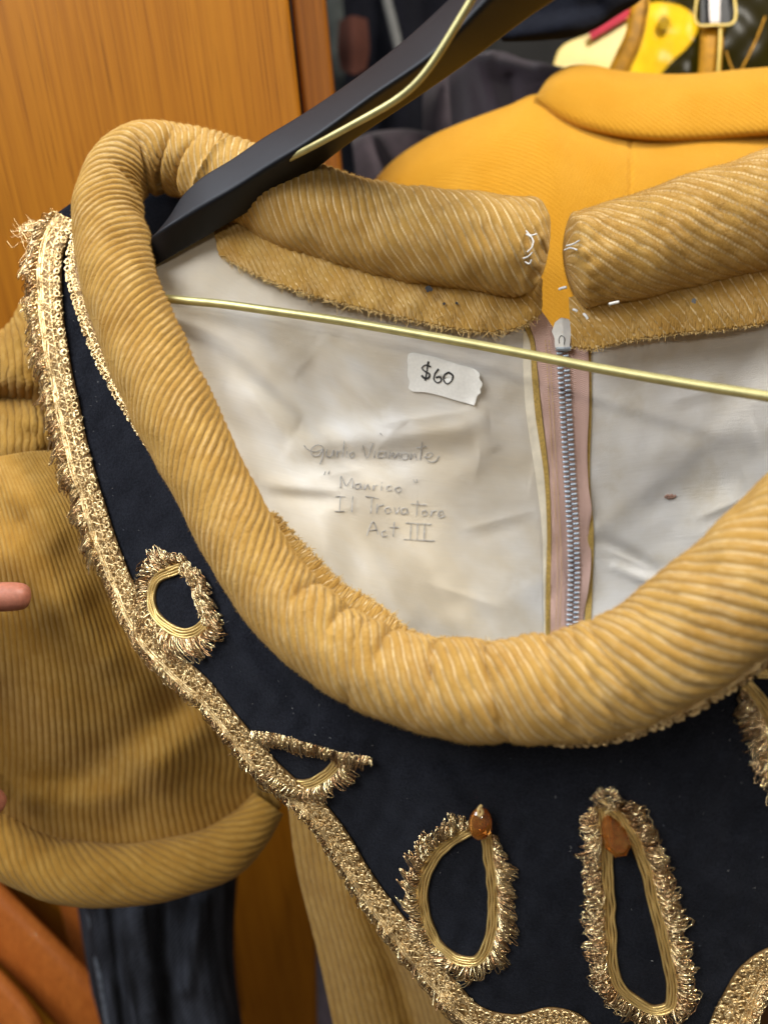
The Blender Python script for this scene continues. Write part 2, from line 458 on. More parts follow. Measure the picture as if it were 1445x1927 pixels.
def zipper_tape_mat():
    m, nt, b = newmat('pink_zip_tape')
    mp = coords(nt, attr='uvw')
    sx = N(nt, 'ShaderNodeSeparateXYZ'); nt.links.new(mp, sx.inputs[0])
    u, v = sx.outputs[0], sx.outputs[1]
    tri = math_(nt, 'PINGPONG', u, 0.0021)                     # chevrons 4.2 mm wide
    ph = math_(nt, 'MULTIPLY', math_(nt, 'ADD', v, math_(nt, 'MULTIPLY', tri, 0.9)), 2 * math.pi / 0.00105)
    h = math_(nt, 'SINE', ph)
    n = tnoise(nt, mp, 500, 3)
    c = ramp(nt, h, [(0.0, (0.54, 0.34, 0.28)), (0.9, (0.74, 0.52, 0.45))])
    c = mixc(nt, math_(nt, 'MULTIPLY', n, 0.3), c, (0.68, 0.48, 0.42))
    nt.links.new(c, b.inputs['Base Color']); setp(b, rough=0.7, sheen=0.1, spec=0.25)
    bump(nt, b, math_(nt, 'ADD', h, n), 0.0003, 0.7); return m
M['zip_tape'] = zipper_tape_mat()

# ------------------------------------------------------------------ corduroy
def ribprof(ph, p=0.55):
    return np.abs(np.sin(np.pi * ph)) ** p

def corduroy_grid(G3, phase, amp, fine_seed=3, fine=0.00012, wob=0.10):
    n = gnormal(G3)
    ph = phase + wob * noise(G3, fine_seed, 0.012)
    r = ribprof(ph)
    h = amp * (r - 0.6) + fine * noise(G3, fine_seed + 1, 0.0022, 24)
    return G3 + n * h[..., None], r

def surf_frame(fun, px, py):
    e = 2.0
    p = P(px, py, fun(px, py))
    a = P(px + e, py, fun(px + e, py)) - p; b = P(px, py + e, fun(px, py + e)) - p
    n = nz(np.cross(b, a)); s = np.sign((n * -p).sum(-1, keepdims=True)); return p, n * s

def grid_uv(G3):
    du = np.concatenate([[0], np.cumsum(np.linalg.norm(np.diff(G3[G3.shape[0]//2], axis=0), axis=-1))])
    dv = np.concatenate([[0], np.cumsum(np.linalg.norm(np.diff(G3[:, G3.shape[1]//2], axis=0), axis=-1))])
    U, V = np.meshgrid(du, dv)
    return np.stack([U, V, np.zeros_like(U)], -1)

def fray(edge, out, nrm, count, lmin, lmax, r, seed, spread=0.7, curl=0.5):
    g = np.random.default_rng(seed); n = len(edge)
    i = g.uniform(0, n - 1.001, count); i0 = i.astype(int); f = (i - i0)[:, None]
    p = edge[i0] * (1 - f) + edge[i0 + 1] * f; o = out[i0]; m = nrm[i0]
    t = nz(np.cross(o, m))
    d = nz(o + spread * g.normal(size=(count, 1)) * t + 0.35 * g.normal(size=(count, 1)) * m)
    side = nz(np.cross(d, m)); L = g.uniform(lmin, lmax, count)[:, None, None]
    q = np.linspace(0, 1, 6)[None, :, None]
    c = curl * g.normal(size=(count, 1, 1)); c2 = curl * g.normal(size=(count, 1, 1))
    poly = p[:, None] - d[:, None]*L*0.25 + L * (q * d[:, None] + c * q**2 * side[:, None] + 0.6 * c2 * q**2 * m[:, None])
    rr = np.broadcast_to(r * (1.0 - 0.5 * np.linspace(0, 1, 6)), (count, 6))
    return tubes(poly, rr, 3)

# ================================================================== COSTUME
costume = thing('costume', 'mustard corduroy stage costume with navy felt yoke, gold braid and rolled neckline', 'costume', P(900, 2400, 0.50))

# ---- lining -------------------------------------------------------
lin_d = TPS([(250,430,.432),(300,560,.428),(420,480,.424),(1010,600,.414),(700,560,.418),(1060,640,.415),(1250,620,.408),(1445,600,.398),
             (330,760,.412),(420,850,.400),(560,1010,.393),(640,1000,.410),(760,1000,.440),(620,1200,.385),(760,1320,.410),(900,1250,.446),(1070,900,.436),(1075,1240,.458),
             (1445,900,.424),(1445,1240,.440),(480,700,.424),(600,800,.430),(850,800,.430),(1600,700,.40)], 1e-3)
def lin_depth(px, py):
    d = lin_d(px, py)
    def ridge(a, b, w, h, fade=True):
        q, s, t = seg_d(px, py, a, b)
        e = np.sin(np.clip(t, 0, 1) * np.pi) ** 0.5 if fade else 1
        return h * np.exp(-(q / w) ** 2) * e
    d = d - ridge((600, 640), (760, 800), 22, .0022) + ridge((570, 690), (720, 830), 30, .0026)
    d = d - ridge((540, 840), (920, 790), 26, .0030) + ridge((500, 880), (900, 850), 30, .0036)
    d = d - ridge((480, 905), (640, 925), 16, .0030) + ridge((500, 935), (640, 940), 14, .0030)
    d = d - ridge((600, 960), (640, 1120), 20, .0028) + ridge((650, 960), (680, 1150), 26, .0028)
    d = d - ridge((420, 720), (560, 800), 26, .0028) + ridge((400, 790), (540, 850), 26, .0030)
    d = d - ridge((880, 760), (930, 850), 18, .0014) + ridge((900, 880), (1000, 900), 30, .0016)
    d = d - ridge((1180, 870), (1420, 800), 30, .0016) + ridge((1120, 1010), (1240, 1080), 16, .0022)
    d = d - ridge((1150, 1060), (1260, 1110), 12, .0018) + ridge((1180, 960), (1400, 900), 34, .0014)
    for (a, b, w, h) in [((700,800),(900,770),7,.0009),((1130,1030),(1230,1075),6,.0012),((640,700),(740,810),8,.0010),((560,905),(700,880),7,.0009),((860,1000),(1010,960),9,.0008),((780,1090),(960,1150),12,.0010),((1240,760),(1400,720),9,.0007),((460,720),(540,830),8,.0010),((1300,980),(1420,930),8,.0008)]:
        q, sd, t = seg_d(px, py, a, b)
        d = d - h * np.exp(-np.abs(q / w)) * np.sin(np.clip(t, 0, 1) * np.pi) + h * .8 * np.exp(-((q - 2.2 * w) / (1.6 * w)) ** 2) * (sd > 0) * np.sin(np.clip(t, 0, 1) * np.pi)
    d = d + .0010 * noise(np.stack([px, py], -1), 21, 260) + .00018 * noise(np.stack([px, py], -1), 22, 80)
    return d
def lining_panel(x0f, x1f, y0, y1, nu, nv, name, label, mat='lining'):
    v = np.linspace(0, 1, nv)[:, None]; u = np.linspace(0, 1, nu)[None]
    xb = x0f(700.) * (1 - u) + x1f(700.) * u
    py = np.interp(xb, *y0) * (1 - v) + y1 * v
    px = x0f(py) * (1 - u) + x1f(py) * u
    G3 = P(px, py, lin_depth(px, py))
    return part(name, G3, quads(nv, nu), M[mat], costume, attrs={'uvw': grid_uv(G3).reshape(-1, 3)}, label=label)
zx = lambda y: np.interp(y, [600, 655, 740, 830, 900, 1000, 1080, 1170, 1400], [1054, 1058, 1063, 1068, 1072, 1078, 1080, 1077, 1075])
lining_panel(lambda y: np.interp(y, [380,430,500,600,800,1000,1200,1300,1400], [345,318,270,235,310,420,610,780,930]), lambda y: zx(y) - 22, ([180,400,520,700,1000,1040],[385,385,450,545,600,606]), 1400, 210, 230, 'lining_panel', 'white cotton left back lining', 'lining_warm')
lining_panel(lambda y: zx(y) + 16, lambda y: 1660 + 0*y, ([1070,1250,1445,1660],[630,590,560,520]), 1400, 150, 200, 'lining_panel', 'white cotton right back lining')

def ribbon_on(fun, L, R, n, m, off, mat, name, parent, waves=None, label=None, thick=0.0):
    a = spl(L, n); b = spl(R, n)
    u = np.linspace(0, 1, m)[None, :, None]
    g = a[:, None, :2] * (1 - u) + b[:, None, :2] * u
    d = fun(g[..., 0], g[..., 1]) - off
    if waves is not None: d = d - waves(g[..., 0], g[..., 1], np.broadcast_to(u[..., 0], d.shape))
    G3 = P(g[..., 0], g[..., 1], d)
    uv = grid_uv(G3)
    return part(name, G3, quads(n, m), mat, parent, attrs={'uvw': uv.reshape(-1, 3)}, label=label, thick=thick), G3

g = loft([[(215,330,.462),(300,325,.465),(420,345,.462)],[(232,420,.458),(300,415,.462),(420,420,.458)],[(250,520,.446),(300,510,.450),(400,500,.448)]], 40, 40)
part('shoulder_shade', PG(g), quads(40, 40), M['felt'], costume, label='dark felt sheet standing in for shade inside the shoulder under the hanger tip')  # dark sheet added where the lining only lies in shade
# ---- zipper -------------------------------------------------------
ribbon_on(lin_depth, [(984,625),(984,680),(988,760),(1008,900),(1020,1000),(1022,1100),(1024,1240)],
          [(1002,612),(1001,680),(1008,760),(1026,900),(1031,1000),(1030,1100),(1030,1240)], 80, 5, .0008, M['cream'], 'seam_allowance', costume, label='folded cream seam edge beside zip')
ribbon_on(lin_depth, [(984,610),(996,640),(1000,700),(1006,770),(1024,900),(1029,1000),(1027,1100),(1026,1240)],
          [(992,600),(1005,640),(1011,700),(1018,770),(1033,900),(1037,1000),(1036,1100),(1036,1240)], 90, 5, .0014, M['mustard_tape'], 'overlocked_edge', costume)
zipper, _ = ribbon_on(lin_depth, [(990,598),(1006,640),(1012,700),(1020,770),(1034,900),(1038,1000),(1036,1100),(1036,1240)],
          [(1012,574),(1046,628),(1056,690),(1063,770),(1072,900),(1078,1000),(1080,1080),(1076,1240)], 240, 22, .0022, M['zip_tape'], 'zipper', costume,
          waves=lambda x, y, u: .0012 * np.sin(y / 31.0 + 1) * np.clip(1 - u * 1.6, 0, 1) + .0006*np.sin(y/13.)*np.clip(1-u*2,0,1), label='pink zip tape')
ribbon_on(lin_depth, [(1050,625),(1053,690),(1059,770),(1070,900),(1078,1000),(1080,1080),(1076,1240)],
          [(1106,640),(1108,700),(1108,770),(1105,850),(1108,920),(1113,960),(1108,1000),(1112,1040),(1107,1110),(1098,1160),(1098,1240)], 240, 16, .0024, M['zip_tape'], 'zipper_tape', zipper,
          waves=lambda x, y, u: .0018 * np.sin(y / 24.0) * np.clip((u - .4) * 1.6, 0, 1) * np.clip((y - 850) / 120, 0, 1))
ribbon_on(lin_depth, [(1096,650),(1098,770),(1098,900),(1104,1000),(1104,1100),(1094,1240)],
          [(1112,650),(1113,770),(1110,900),(1117,1000),(1115,1100),(1108,1240)], 60, 4, .0010, M['mustard_tape'], 'overlocked_edge', costume)
# stitch lines along the left tape
acc = Acc()
for off in (24, 31):
    ys = np.arange(640, 1190, 6.5)
    a = np.stack([zx(ys) - off, ys], -1); b = np.stack([zx(ys) - off + .6, ys + 4.2], -1)
    xs = np.stack([a, (a + b) / 2, b], 1)
    d = lin_depth(xs[..., 0], xs[..., 1]) - .0030; d[:, 1] -= .0002
    acc.add(tubes(P(xs[..., 0], xs[..., 1], d), 0.00018, 4), rng.uniform(0, 1, len(ys)))
acc.build('stitching', M['thread'], zipper, kind='stuff')
# teeth
tv = []
def tooth_mesh():
    # half-wrap tooth: a rounded bar 3.6 mm long with a beak
    xs = np.array([-1.9, -1.7, -0.9, 0.0, 0.9, 1.6, 1.9]) * 0.85e-3
    ry = np.array([0.30, 0.62, 0.68, 0.66, 0.66, 0.80, 0.35]) * 1e-3
    rz = np.array([0.25, 0.75, 0.85, 0.80, 0.80, 0.70, 0.25]) * 1e-3
    th = np.arange(8) / 8 * 2 * np.pi
    V = np.stack([np.repeat(xs[:, None], 8, 1), ry[:, None] * np.sign(np.cos(th)) * np.abs(np.cos(th))**.6, rz[:, None] * np.sign(np.sin(th)) * np.abs(np.sin(th))**.6], -1)
    return mesh('zipper_tooth', V, quads(7, 8, True), M['zip_metal'])
tm = tooth_mesh(); first = None
for side in (-1, 1):
    y = 646.0 + (0 if side < 0 else 4.7)
    while y < 1215:
        x = zx(y) + side * 6.0
        p = P(x, y, lin_depth(x, y) - .0036); p2 = P(zx(y + 8) + side * 6.0, y + 8, lin_depth(zx(y + 8) + side * 6.0, y + 8) - .0036)
        ax_y = nz(p2 - p); zt = nz(-p); ax_x = nz(np.cross(ax_y, zt)); zt = np.cross(ax_x, ax_y)
        ax_x = ax_x * -side
        B = np.stack([D3(ax_x), D3(ax_y), D3(zt * (1 if side < 0 else 1))], 1)
        mat = Matrix([[*B[i], 0] for i in range(3)] + [[0, 0, 0, 1]])
        mat.translation = Vector(W3(p) - ORG[zipper])
        if first is None:
            o = first = bpy.data.objects.new('zipper_tooth', tm)
        else:
            o = first.copy()
        COL.objects.link(o); o.parent = zipper; o.matrix_local = mat; ORG[o] = ORG[zipper]
        y += 9.3
def slab(poly, fun, off, th, name, mat, parent, bev=0.0004, label=None, raw=False):
    """a flat plate of real thickness following an outline"""
    poly = np.asarray(poly, float); n = len(poly)
    c = poly.mean(0)
    rings = []
    for sc, dz in ((1, 0), (1, th * .7), (0.985 if n > 8 else .93, th), (0.5, th), (0.02, th)):
        q = c + (poly - c) * sc
        rings.append(P(q[:, 0], q[:, 1], fun(q[:, 0], q[:, 1]) - off - dz))
    return part(name, np.stack(rings), quads(5, n, True), mat, parent, smooth=False, label=label)
slab([(1044,606),(1056,597),(1070,600),(1079,618),(1074,632),(1072,653),(1044,654),(1043,636),(1038,624)], lambda x, y: lin_d(x, y), .004, .0016, 'zipper_stop', M['nylon'], zipper, label='white nylon zip stop')
tubes_pts = spl([(1052,646),(1052,636),(1056,631),(1061,634),(1061,648)], 20)
part('zipper_stop_mark', *tubes(P(tubes_pts[:, 0], tubes_pts[:, 1], lin_d(tubes_pts[:, 0], tubes_pts[:, 1]) - .0058), .00022, 5), M['grey'], zipper)
xs = np.linspace(1046, 1074, 8)
part('zipper_slider', *tubes(P(xs, 655 + 0*xs, lin_d(xs, 655 + 0*xs) - .0046), .0013, 8), M['zip_metal'], zipper)

# ---- rolled collar ------------------------------------------------
def roll(ctrl, nS, nT, slope, pitch, amp, seed, wr=0.05, cap0=None, cap1=None, bumps=(), mat='cord', name='rolled_collar', label=None, parent=None, ph0=0.0, wear_shade=1.0, creases=(), breaks=()):
    """ctrl: px, py, depth, radius in px.  theta 0 faces the camera, +90 degrees faces the inside of the neckline"""
    c = np.asarray(ctrl, float)
    q = spl(c, 1400)
    p3 = P(q[:, 0], q[:, 1], q[:, 2]); rm = q[:, 3] * q[:, 2] / F
    e, L = even(np.concatenate([p3, rm[:, None], q[:, :2]], 1), nS)
    p3, rm, pix = e[:, :3], e[:, 3], e[:, 4:6]
    for _ in range(6): p3[1:-1] = (p3[:-2] + 2 * p3[1:-1] + p3[2:]) / 4
    t = nz(np.gradient(p3, axis=0))
    view = nz(-p3)
    inn = nz(np.cross(view, t)); e2 = nz(np.cross(t, inn))
    s = np.linspace(0, L, nS)
    th = np.linspace(-np.pi, np.pi, nT, endpoint=False)
    S, T = np.meshgrid(s, th, indexing='ij')
    rr = rm.copy()
    if cap0: rr *= np.sqrt(np.clip(1 - (1 - np.clip(s / cap0, 0, 1)) ** 2, 0.004, 1))
    if cap1: rr *= np.sqrt(np.clip(1 - (1 - np.clip((L - s) / cap1, 0, 1)) ** 2, 0.004, 1))
    ring = np.cos(T)[..., None] * e2[:, None] + np.sin(T)[..., None] * inn[:, None]
    base = p3[:, None] + rm[:, None, None] * ring
    w = 1 + wr * (0.6 * noise(base, seed, 0.06) + 0.4 * noise(base, seed + 1, 0.022))
    PX = pix[:, 0][:, None] + 0 * T; PY = pix[:, 1][:, None] + 0 * T
    for (bx, by, th0, sp, st, h) in bumps:                      # lumps and pleats: photo place along the roll, angle, size (px), angular size, height (of radius)
        w = w + h * np.exp(-((PX - bx) ** 2 + (PY - by) ** 2) / sp ** 2 - ((T - th0) / st) ** 2)
    for (bx, by, dx, dy, sp, h, t0, t1) in creases:             # sharp pleats across the roll
        q_ = ((PX - bx) * dx + (PY - by) * dy) + 14 * np.sin(T * 1.3)
        near = np.exp(-((PX - bx) ** 2 + (PY - by) ** 2) / 90 ** 2)
        w = w + h * np.exp(-np.abs(q_ / sp) ** 1.3) * near * np.exp(-((T - t0) / t1) ** 4)
    sl = np.full(nS, slope) if np.ndim(slope) == 0 else np.interp(s / L, slope[0], slope[1])
    pt = np.full(nS, pitch) if np.ndim(pitch) == 0 else np.interp(s / L, pitch[0], pitch[1])
    we = np.full(nS, wear_shade) if np.ndim(wear_shade) == 0 else np.interp(s / L, wear_shade[0], wear_shade[1])
    dsp = np.gradient(s) / (pt * np.sqrt(1 + sl * sl))
    ph = np.cumsum(dsp)[:, None] + (sl * rm / (pt * np.sqrt(1 + sl * sl)))[:, None] * T + ph0
    for (bx, by, off) in breaks:
        k_ = np.argmin((pix[:, 0] - bx) ** 2 + (pix[:, 1] - by) ** 2)
        sm = np.clip((S - s[k_] + .004 * np.sin(T * 1.5)) / .0016 + .5, 0, 1)
        ph = ph + off * sm * sm * (3 - 2 * sm)
        w = w - .045 * np.exp(-((S - s[k_] + .004 * np.sin(T * 1.5)) / .0022) ** 2)
    for d_ in ([S] if cap0 else []) + ([L - S] if cap1 else []):
        w = w + .10 * np.exp(-(d_ / .012) ** 2) * noise(base, seed + 8, .011)
    ph = ph + 0.16 * noise(base, seed + 4, 0.05) + 0.05 * noise(base, seed + 2, 0.012)
    rib = ribprof(ph, 0.6)
    am = amp * (1 + 0.25 * noise(base, seed + 5, 0.03))
    h = am * (rib - 0.6) + 0.00007 * noise(base, seed + 3, 0.0022, 24)
    fade = np.clip(rr / rm, 0, 1)[:, None]
    V = p3[:, None] + (rr[:, None] * w + h * fade)[..., None] * ring
    o = part(name, V, quads(nS, nT, True), M[mat], parent or costume, attrs={'rib': rib, 'wear_shade': np.broadcast_to(we[:, None], rib.shape)}, label=label)
    GR[o] = V
    return o, (p3, t, inn, e2, rm, s, L)

collar_ctrl = [(1030,470,.398,80),(1010,468,.398,84),(900,456,.400,88),(800,446,.404,86),(700,430,.410,84),(600,403,.416,82),(500,365,.424,78),(420,330,.432,72),
               (340,304,.438,66),(268,300,.436,63),(222,332,.431,60),(207,390,.425,61),(213,455,.419,66),(228,530,.412,70),(266,640,.402,76),(328,775,.389,74),
               (392,900,.376,70),(424,965,.370,70),(470,1045,.363,72),(515,1113,.357,75),(582,1180,.348,78),(660,1233,.341,81),(770,1281,.333,86),(870,1299,.328,92),(980,1299,.323,98),
               (1110,1280,.315,106),(1240,1224,.308,110),(1350,1146,.303,114),(1450,1060,.301,120),(1560,960,.302,122),(1680,830,.310,116),(1800,650,.33,105)]
bumps = [(240,330,.9,40,.7,-.22),(300,300,1.0,26,.6,-.25),(345,300,.9,20,.6,-.2),(215,400,1.2,30,.5,-.12),
         (600,1110,1.2,46,.6,.10),(545,1060,1.25,34,.6,-.10),(660,1160,1.3,30,.5,-.12),(730,1205,1.1,50,.6,.11),(800,1245,1.3,30,.5,-.13),(880,1280,1.1,50,.5,.10),
         (930,1290,.3,24,1.3,-.05),(1000,1297,.2,22,1.2,.03),(1060,1290,.2,22,1.2,-.05),(1120,1280,.2,26,1.2,.03),(480,990,.2,40,1,.04),(350,800,.6,60,.8,.04)]
creases = [(262,305,.8,-.6,7,-.22,.7,1.5),(318,300,1,0,7,-.26,.6,1.5),(372,312,.95,.3,6,-.18,.6,1.4),(228,350,.3,-.95,7,-.16,.8,1.2),(420,330,.9,.4,5,.12,.2,1.3),
           (560,1165,.8,.6,9,-.16,1.0,.9),(625,1215,.8,.6,9,-.18,1.0,.9),(720,1262,.85,.5,9,-.18,1.0,.9),(820,1292,.95,.3,9,-.18,.8,1.0),(930,1299,1,0,10,-.10,.2,1.4),(1062,1288,1,-.1,10,-.10,.2,1.5),(1125,1274,1,-.2,9,-.07,.2,1.5)]
SL = ([0,.25,.33,.40,.52,.60,.70,.80,1], [.62,.60,.55,.75,1.05,.85,.45,.55,.9])
PT = ([0,.25,.40,.55,.66,.8,1], [.0043,.0040,.0036,.0037,.0046,.0050,.0052])
collar, cd = roll(collar_ctrl, 3000, 150, SL, PT, .00140, 41, bumps=bumps, creases=creases, breaks=[(935,1292,.45),(1170,1258,.5),(680,1243,.35),(430,330,.4)], cap0=.010, wear_shade=([0,.27,.36,.5,.58,.66,1],[1,.8,.25,.15,.35,.8,.9]), label='mustard corduroy roll around the neckline')
collar_r, cr = roll([(1520,370,.372,108),(1445,395,.375,106),(1350,424,.379,101),(1250,452,.383,97),(1150,478,.388,90),(1080,494,.392,82),(1062,498,.393,78)], 900, 120, 0.95, 0.0050, 0.0008, 61, cap1=.009,
           name='rolled_collar', label='right back end of corduroy neck roll', wear_shade=.9)

def nap(name, G3, wrap, count, lmin, lmax, r, mat, parent, seed, lean=.8, lay=None):
    g = np.random.default_rng(seed)
    n = nz(np.cross(np.roll(G3, -1, 1) - np.roll(G3, 1, 1), np.gradient(G3, axis=0))) if wrap else gnormal(G3)
    if wrap:
        c = G3.mean(1, keepdims=True); n = n * np.sign((n * (G3 - c)).sum(-1, keepdims=True))
    px = G3[..., 0] / -G3[..., 2] * F + PW / 2; py = -G3[..., 1] / -G3[..., 2] * F + PH / 2
    ok = ((n * nz(-G3)).sum(-1) > -.25) & (px > -40) & (px < 1490) & (py > -40) & (py < 1970)
    ok[:1] = False; ok[-1:] = False
    idx = np.flatnonzero(ok.ravel()); k = g.choice(idx, count)
    p = G3.reshape(-1, 3)[k] + .0003 * g.normal(size=(count, 3)); m = n.reshape(-1, 3)[k]
    d = nz(m + lean * .6 * g.normal(size=(count, 3)) + (0 if lay is None else np.asarray(lay)))
    L = g.uniform(lmin, lmax, (count, 1))
    poly = np.stack([p - m * .0002, p + d * L], 1)
    rr = np.broadcast_to(np.array([r, r * .45]), (count, 2))
    V, Q = tubes(poly, rr, 3, ref=np.broadcast_to(np.array([.31, .87, .38]), poly.shape))
    t = np.repeat(g.uniform(0, 1, count), 6)
    return part(name, V, Q, mat, parent, attrs={'tint': t}, kind='stuff')
def nap_mat(name, a, c):
    m, nt, b = newmat(name)
    t = N(nt, 'ShaderNodeAttribute', attribute_name='tint').outputs['Fac']
    nt.links.new(ramp(nt, t, [(0, a), (1, c)]), b.inputs['Base Color']); setp(b, rough=.9, spec=.1); return m
M['nap_gold'] = nap_mat('corduroy_nap', (0.40, 0.215, 0.045), (0.68, 0.44, 0.14))
M['nap_navy'] = nap_mat('felt_nap', (0.003, 0.0033, 0.005), (0.022, 0.0235, 0.031))
nap('pile_nap', GR[collar], True, 95000, .0003, .0007, .00006, M['nap_gold'], collar, 501)
nap('pile_nap', GR[collar_r], True, 28000, .0003, .0007, .00006, M['nap_gold'], collar_r, 502)
# ---- corduroy facings --------------------------------------------
def facing(top, bot, nu, nv, name, slope, pitch, amp, seed, jag=3.0, bulge=.0015, label=None, ph0=0., dirn=1, fr=220, frl=(.0018, .0055)):
    a = spl(top, nu); b = spl(bot, nu)
    nn = np.arange(nu)
    j = jag * (0.6 * noise(nn[:, None] * 1.0, seed, nu / 40) + 0.5 * noise(nn[:, None] * 1.0, seed + 1, nu / 110))
    dirv = nz(b[:, :2] - a[:, :2]); b[:, :2] += dirv * j[:, None]
    v = np.linspace(0, 1, nv)[:, None, None]
    g = a[None] * (1 - v) + b[None] * v
    g[..., 2] -= bulge * np.sin(np.pi * v[..., 0]) + .0008 * noise(g[..., :2], seed + 2, 90)
    G3 = PG(g)
    uv = grid_uv(G3)
    G3, rib = corduroy_grid(G3, (uv[..., 0] * dirn - slope * uv[..., 1]) / (pitch * math.sqrt(1 + slope**2)) + ph0, amp, seed, .00006)
    # roll the raw edge under so that the cloth shows its thickness
    o = part(name, G3, quads(nv, nu), M['cord'], costume, attrs={'rib': rib, 'wear_shade': np.ones_like(rib)}, label=label, thick=.0012)
    edge = G3[-1]; out = nz(G3[-1] - G3[-4]); nrm = gnormal(G3)[-1]
    if fr:
        A = Acc(); V, Q = fray(edge, out, nrm, fr, frl[0], frl[1], .00026, seed + 9, 0.9, 0.7)
        A.add((V, Q), .5)
        V, Q = fray(edge, out, nrm, fr * 5, .0008, .0022, .00026, seed + 10, 1.1, .5); A.add((V, Q), .5)
        f = A.build('frayed_edge', M['thread'], o, kind='stuff')
    return o
facing([(398,405,.424),(500,440,.418),(600,468,.413),(700,492,.409),(800,508,.406),(900,520,.404),(1020,524,.402)],
       [(412,478,.421),(500,524,.416),(600,558,.412),(700,582,.409),(800,606,.407),(900,622,.406),(965,618,.406),(1018,590,.405)], 700, 34, 'collar_facing', .62, .0042, .0006, 81,
       label='raw edged back facing left of the zip', dirn=1)
facing([(1070,560,.398),(1150,548,.394),(1250,526,.388),(1350,494,.382),(1445,455,.378),(1530,415,.376)],
       [(1076,652,.398),(1110,655,.397),(1180,640,.394),(1280,625,.388),(1360,618,.383),(1445,605,.378),(1530,580,.372)], 640, 30, 'collar_facing', .9, .0050, .0007, 101, jag=3.5,
       label='raw edged back facing right of the zip', fr=150, frl=(.001, .0025))
facing([(470,985,.385),(520,1050,.377),(575,1110,.369),(640,1170,.362),(720,1230,.353),(820,1262,.345),(960,1270,.336)],
       [(510,965,.390),(535,992,.386),(572,1032,.381),(614,1074,.376),(646,1105,.373),(690,1128,.369),(730,1156,.365),(772,1192,.361),(826,1206,.357),(892,1210,.352),(960,1222,.345)], 520, 26, 'collar_facing', .3, .0056, .0007, 121, jag=5,
       label='frayed front facing behind the neck roll', fr=900, frl=(.001, .003))

# white tacking threads at the roll ends
A = Acc()
tack = [[(990,440,.372),(1000,446,.370),(1004,456,.369)],[(1004,452,.369),(1000,466,.369),(992,474,.370)],[(984,486,.372),(994,482,.371),(1002,474,.370)],[(990,434,.373),(998,442,.371),(1010,440,.371)],[(988,492,.373),(996,496,.372),(1000,488,.371)],
        [(1066,462,.373),(1080,458,.368),(1090,452,.365)],[(1062,470,.376),(1074,466,.37),(1086,470,.367)],[(1052,544,.384),(1060,541,.382),(1066,540,.381)],[(1146,572,.366),(1154,570,.365),(1164,568,.365)],[(1098,590,.386),(1102,594,.385),(1106,600,.385)],[(1078,582,.389),(1084,584,.388),(1086,586,.388)]]
for k, s in enumerate(tack):
    q = spl(s, 10); A.add(tubes(PG(q), .0004 if k < 7 else .0007, 6), .5)
A.build('tacking_thread', M['white_thread'], costume, kind='stuff')
# small dark spots on the back facing
def spot(cx, cy, r, d, mat, name, seed):
    g = np.random.default_rng(seed); th = np.arange(14) / 14 * 2 * np.pi
    rr = r * (1 + .3 * g.normal(size=14).clip(-1, 1)); pts = np.stack([cx + rr * np.cos(th), cy + rr * .9 * np.sin(th)], -1)
    slab(pts, lambda x, y: d + 0 * x, 0, .0003, name, mat, costume)
spot(807, 543, 6.5, .3985, M['ink'], 'ink_spot', 1); spot(836, 571, 3, .402, M['ink'], 'ink_spot', 2); spot(859, 570, 3, .402, M['ink'], 'ink_spot', 3); spot(1305, 566, 5, .3765, M['grey'], 'ink_spot', 4)

# ---- writing on the lining ---------------------------------------
def ink(strokes, fun, off, width, mat, name, parent, seed=1):
    A = Acc(); g = np.random.default_rng(seed)
    for s in strokes:
        q = spl(np.asarray(s, float), max(8, 6 * len(s)))
        d = fun(q[:, 0], q[:, 1]) - off
        w = width * (1 + .25 * np.sin(np.linspace(0, 5, len(q)) + g.uniform(0, 6)))
        n = len(q); p3 = P(q[:, 0], q[:, 1], d)
        V, Q = tubes(p3[None], w[None], 6)
        ctr = np.repeat(p3, 6, 0); rel = V - ctr; vd = nz(-ctr)
        V = ctr + rel - 0.75 * (rel * vd).sum(-1, keepdims=True) * vd     # a flat ink line
        A.add((V, Q), .5)
    return A.build(name, mat, parent)
name_l = [[(572,838),(580,846),(594,850),(608,842),(600,837),(586,845),(588,857),(600,857),(608,845),(605,866),(602,873)],
          [(616,845),(614,857),(621,860),(628,847),(628,859)],[(635,848),(634,860),(637,851),(642,848)],[(648,829),(645,861)],[(653,849),(652,861)],[(653,842),(654,843)],[(664,850),(658,855),(661,861),(667,856),(664,850)],
          [(683,838),(690,862),(702,834)],[(706,848),(704,862)],[(724,850),(715,850),(712,860),(720,861),(726,850),(727,862)],[(734,850),(732,862),(740,852),(742,862),(750,852),(751,863)],
          [(766,853),(757,853),(756,863),(765,864),(768,854)],[(774,853),(772,865),(780,854),(784,866)],[(794,832),(791,866)],[(784,843),(802,840)],[(798,860),(810,860),(814,854),(806,852),(801,860),(806,868),(822,866),(826,858)],[(715,815),(720,820)]]
man_l = [[(641,918),(642,896),(652,914),(662,900),(664,918)],[(676,910),(669,912),(670,920),(677,918),(678,909),(680,920)],[(686,911),(686,921),(692,912),(696,922)],[(703,913),(703,922),(706,914),(711,913)],[(718,914),(718,923)],[(718,908),(719,909)],
         [(736,914),(728,916),(729,923),(737,922)],[(752,916),(744,919),(748,926),(756,922),(752,916)],[(612,888),(610,893)],[(620,886),(618,892)],[(778,902),(780,908)],[(784,902),(785,909)]]
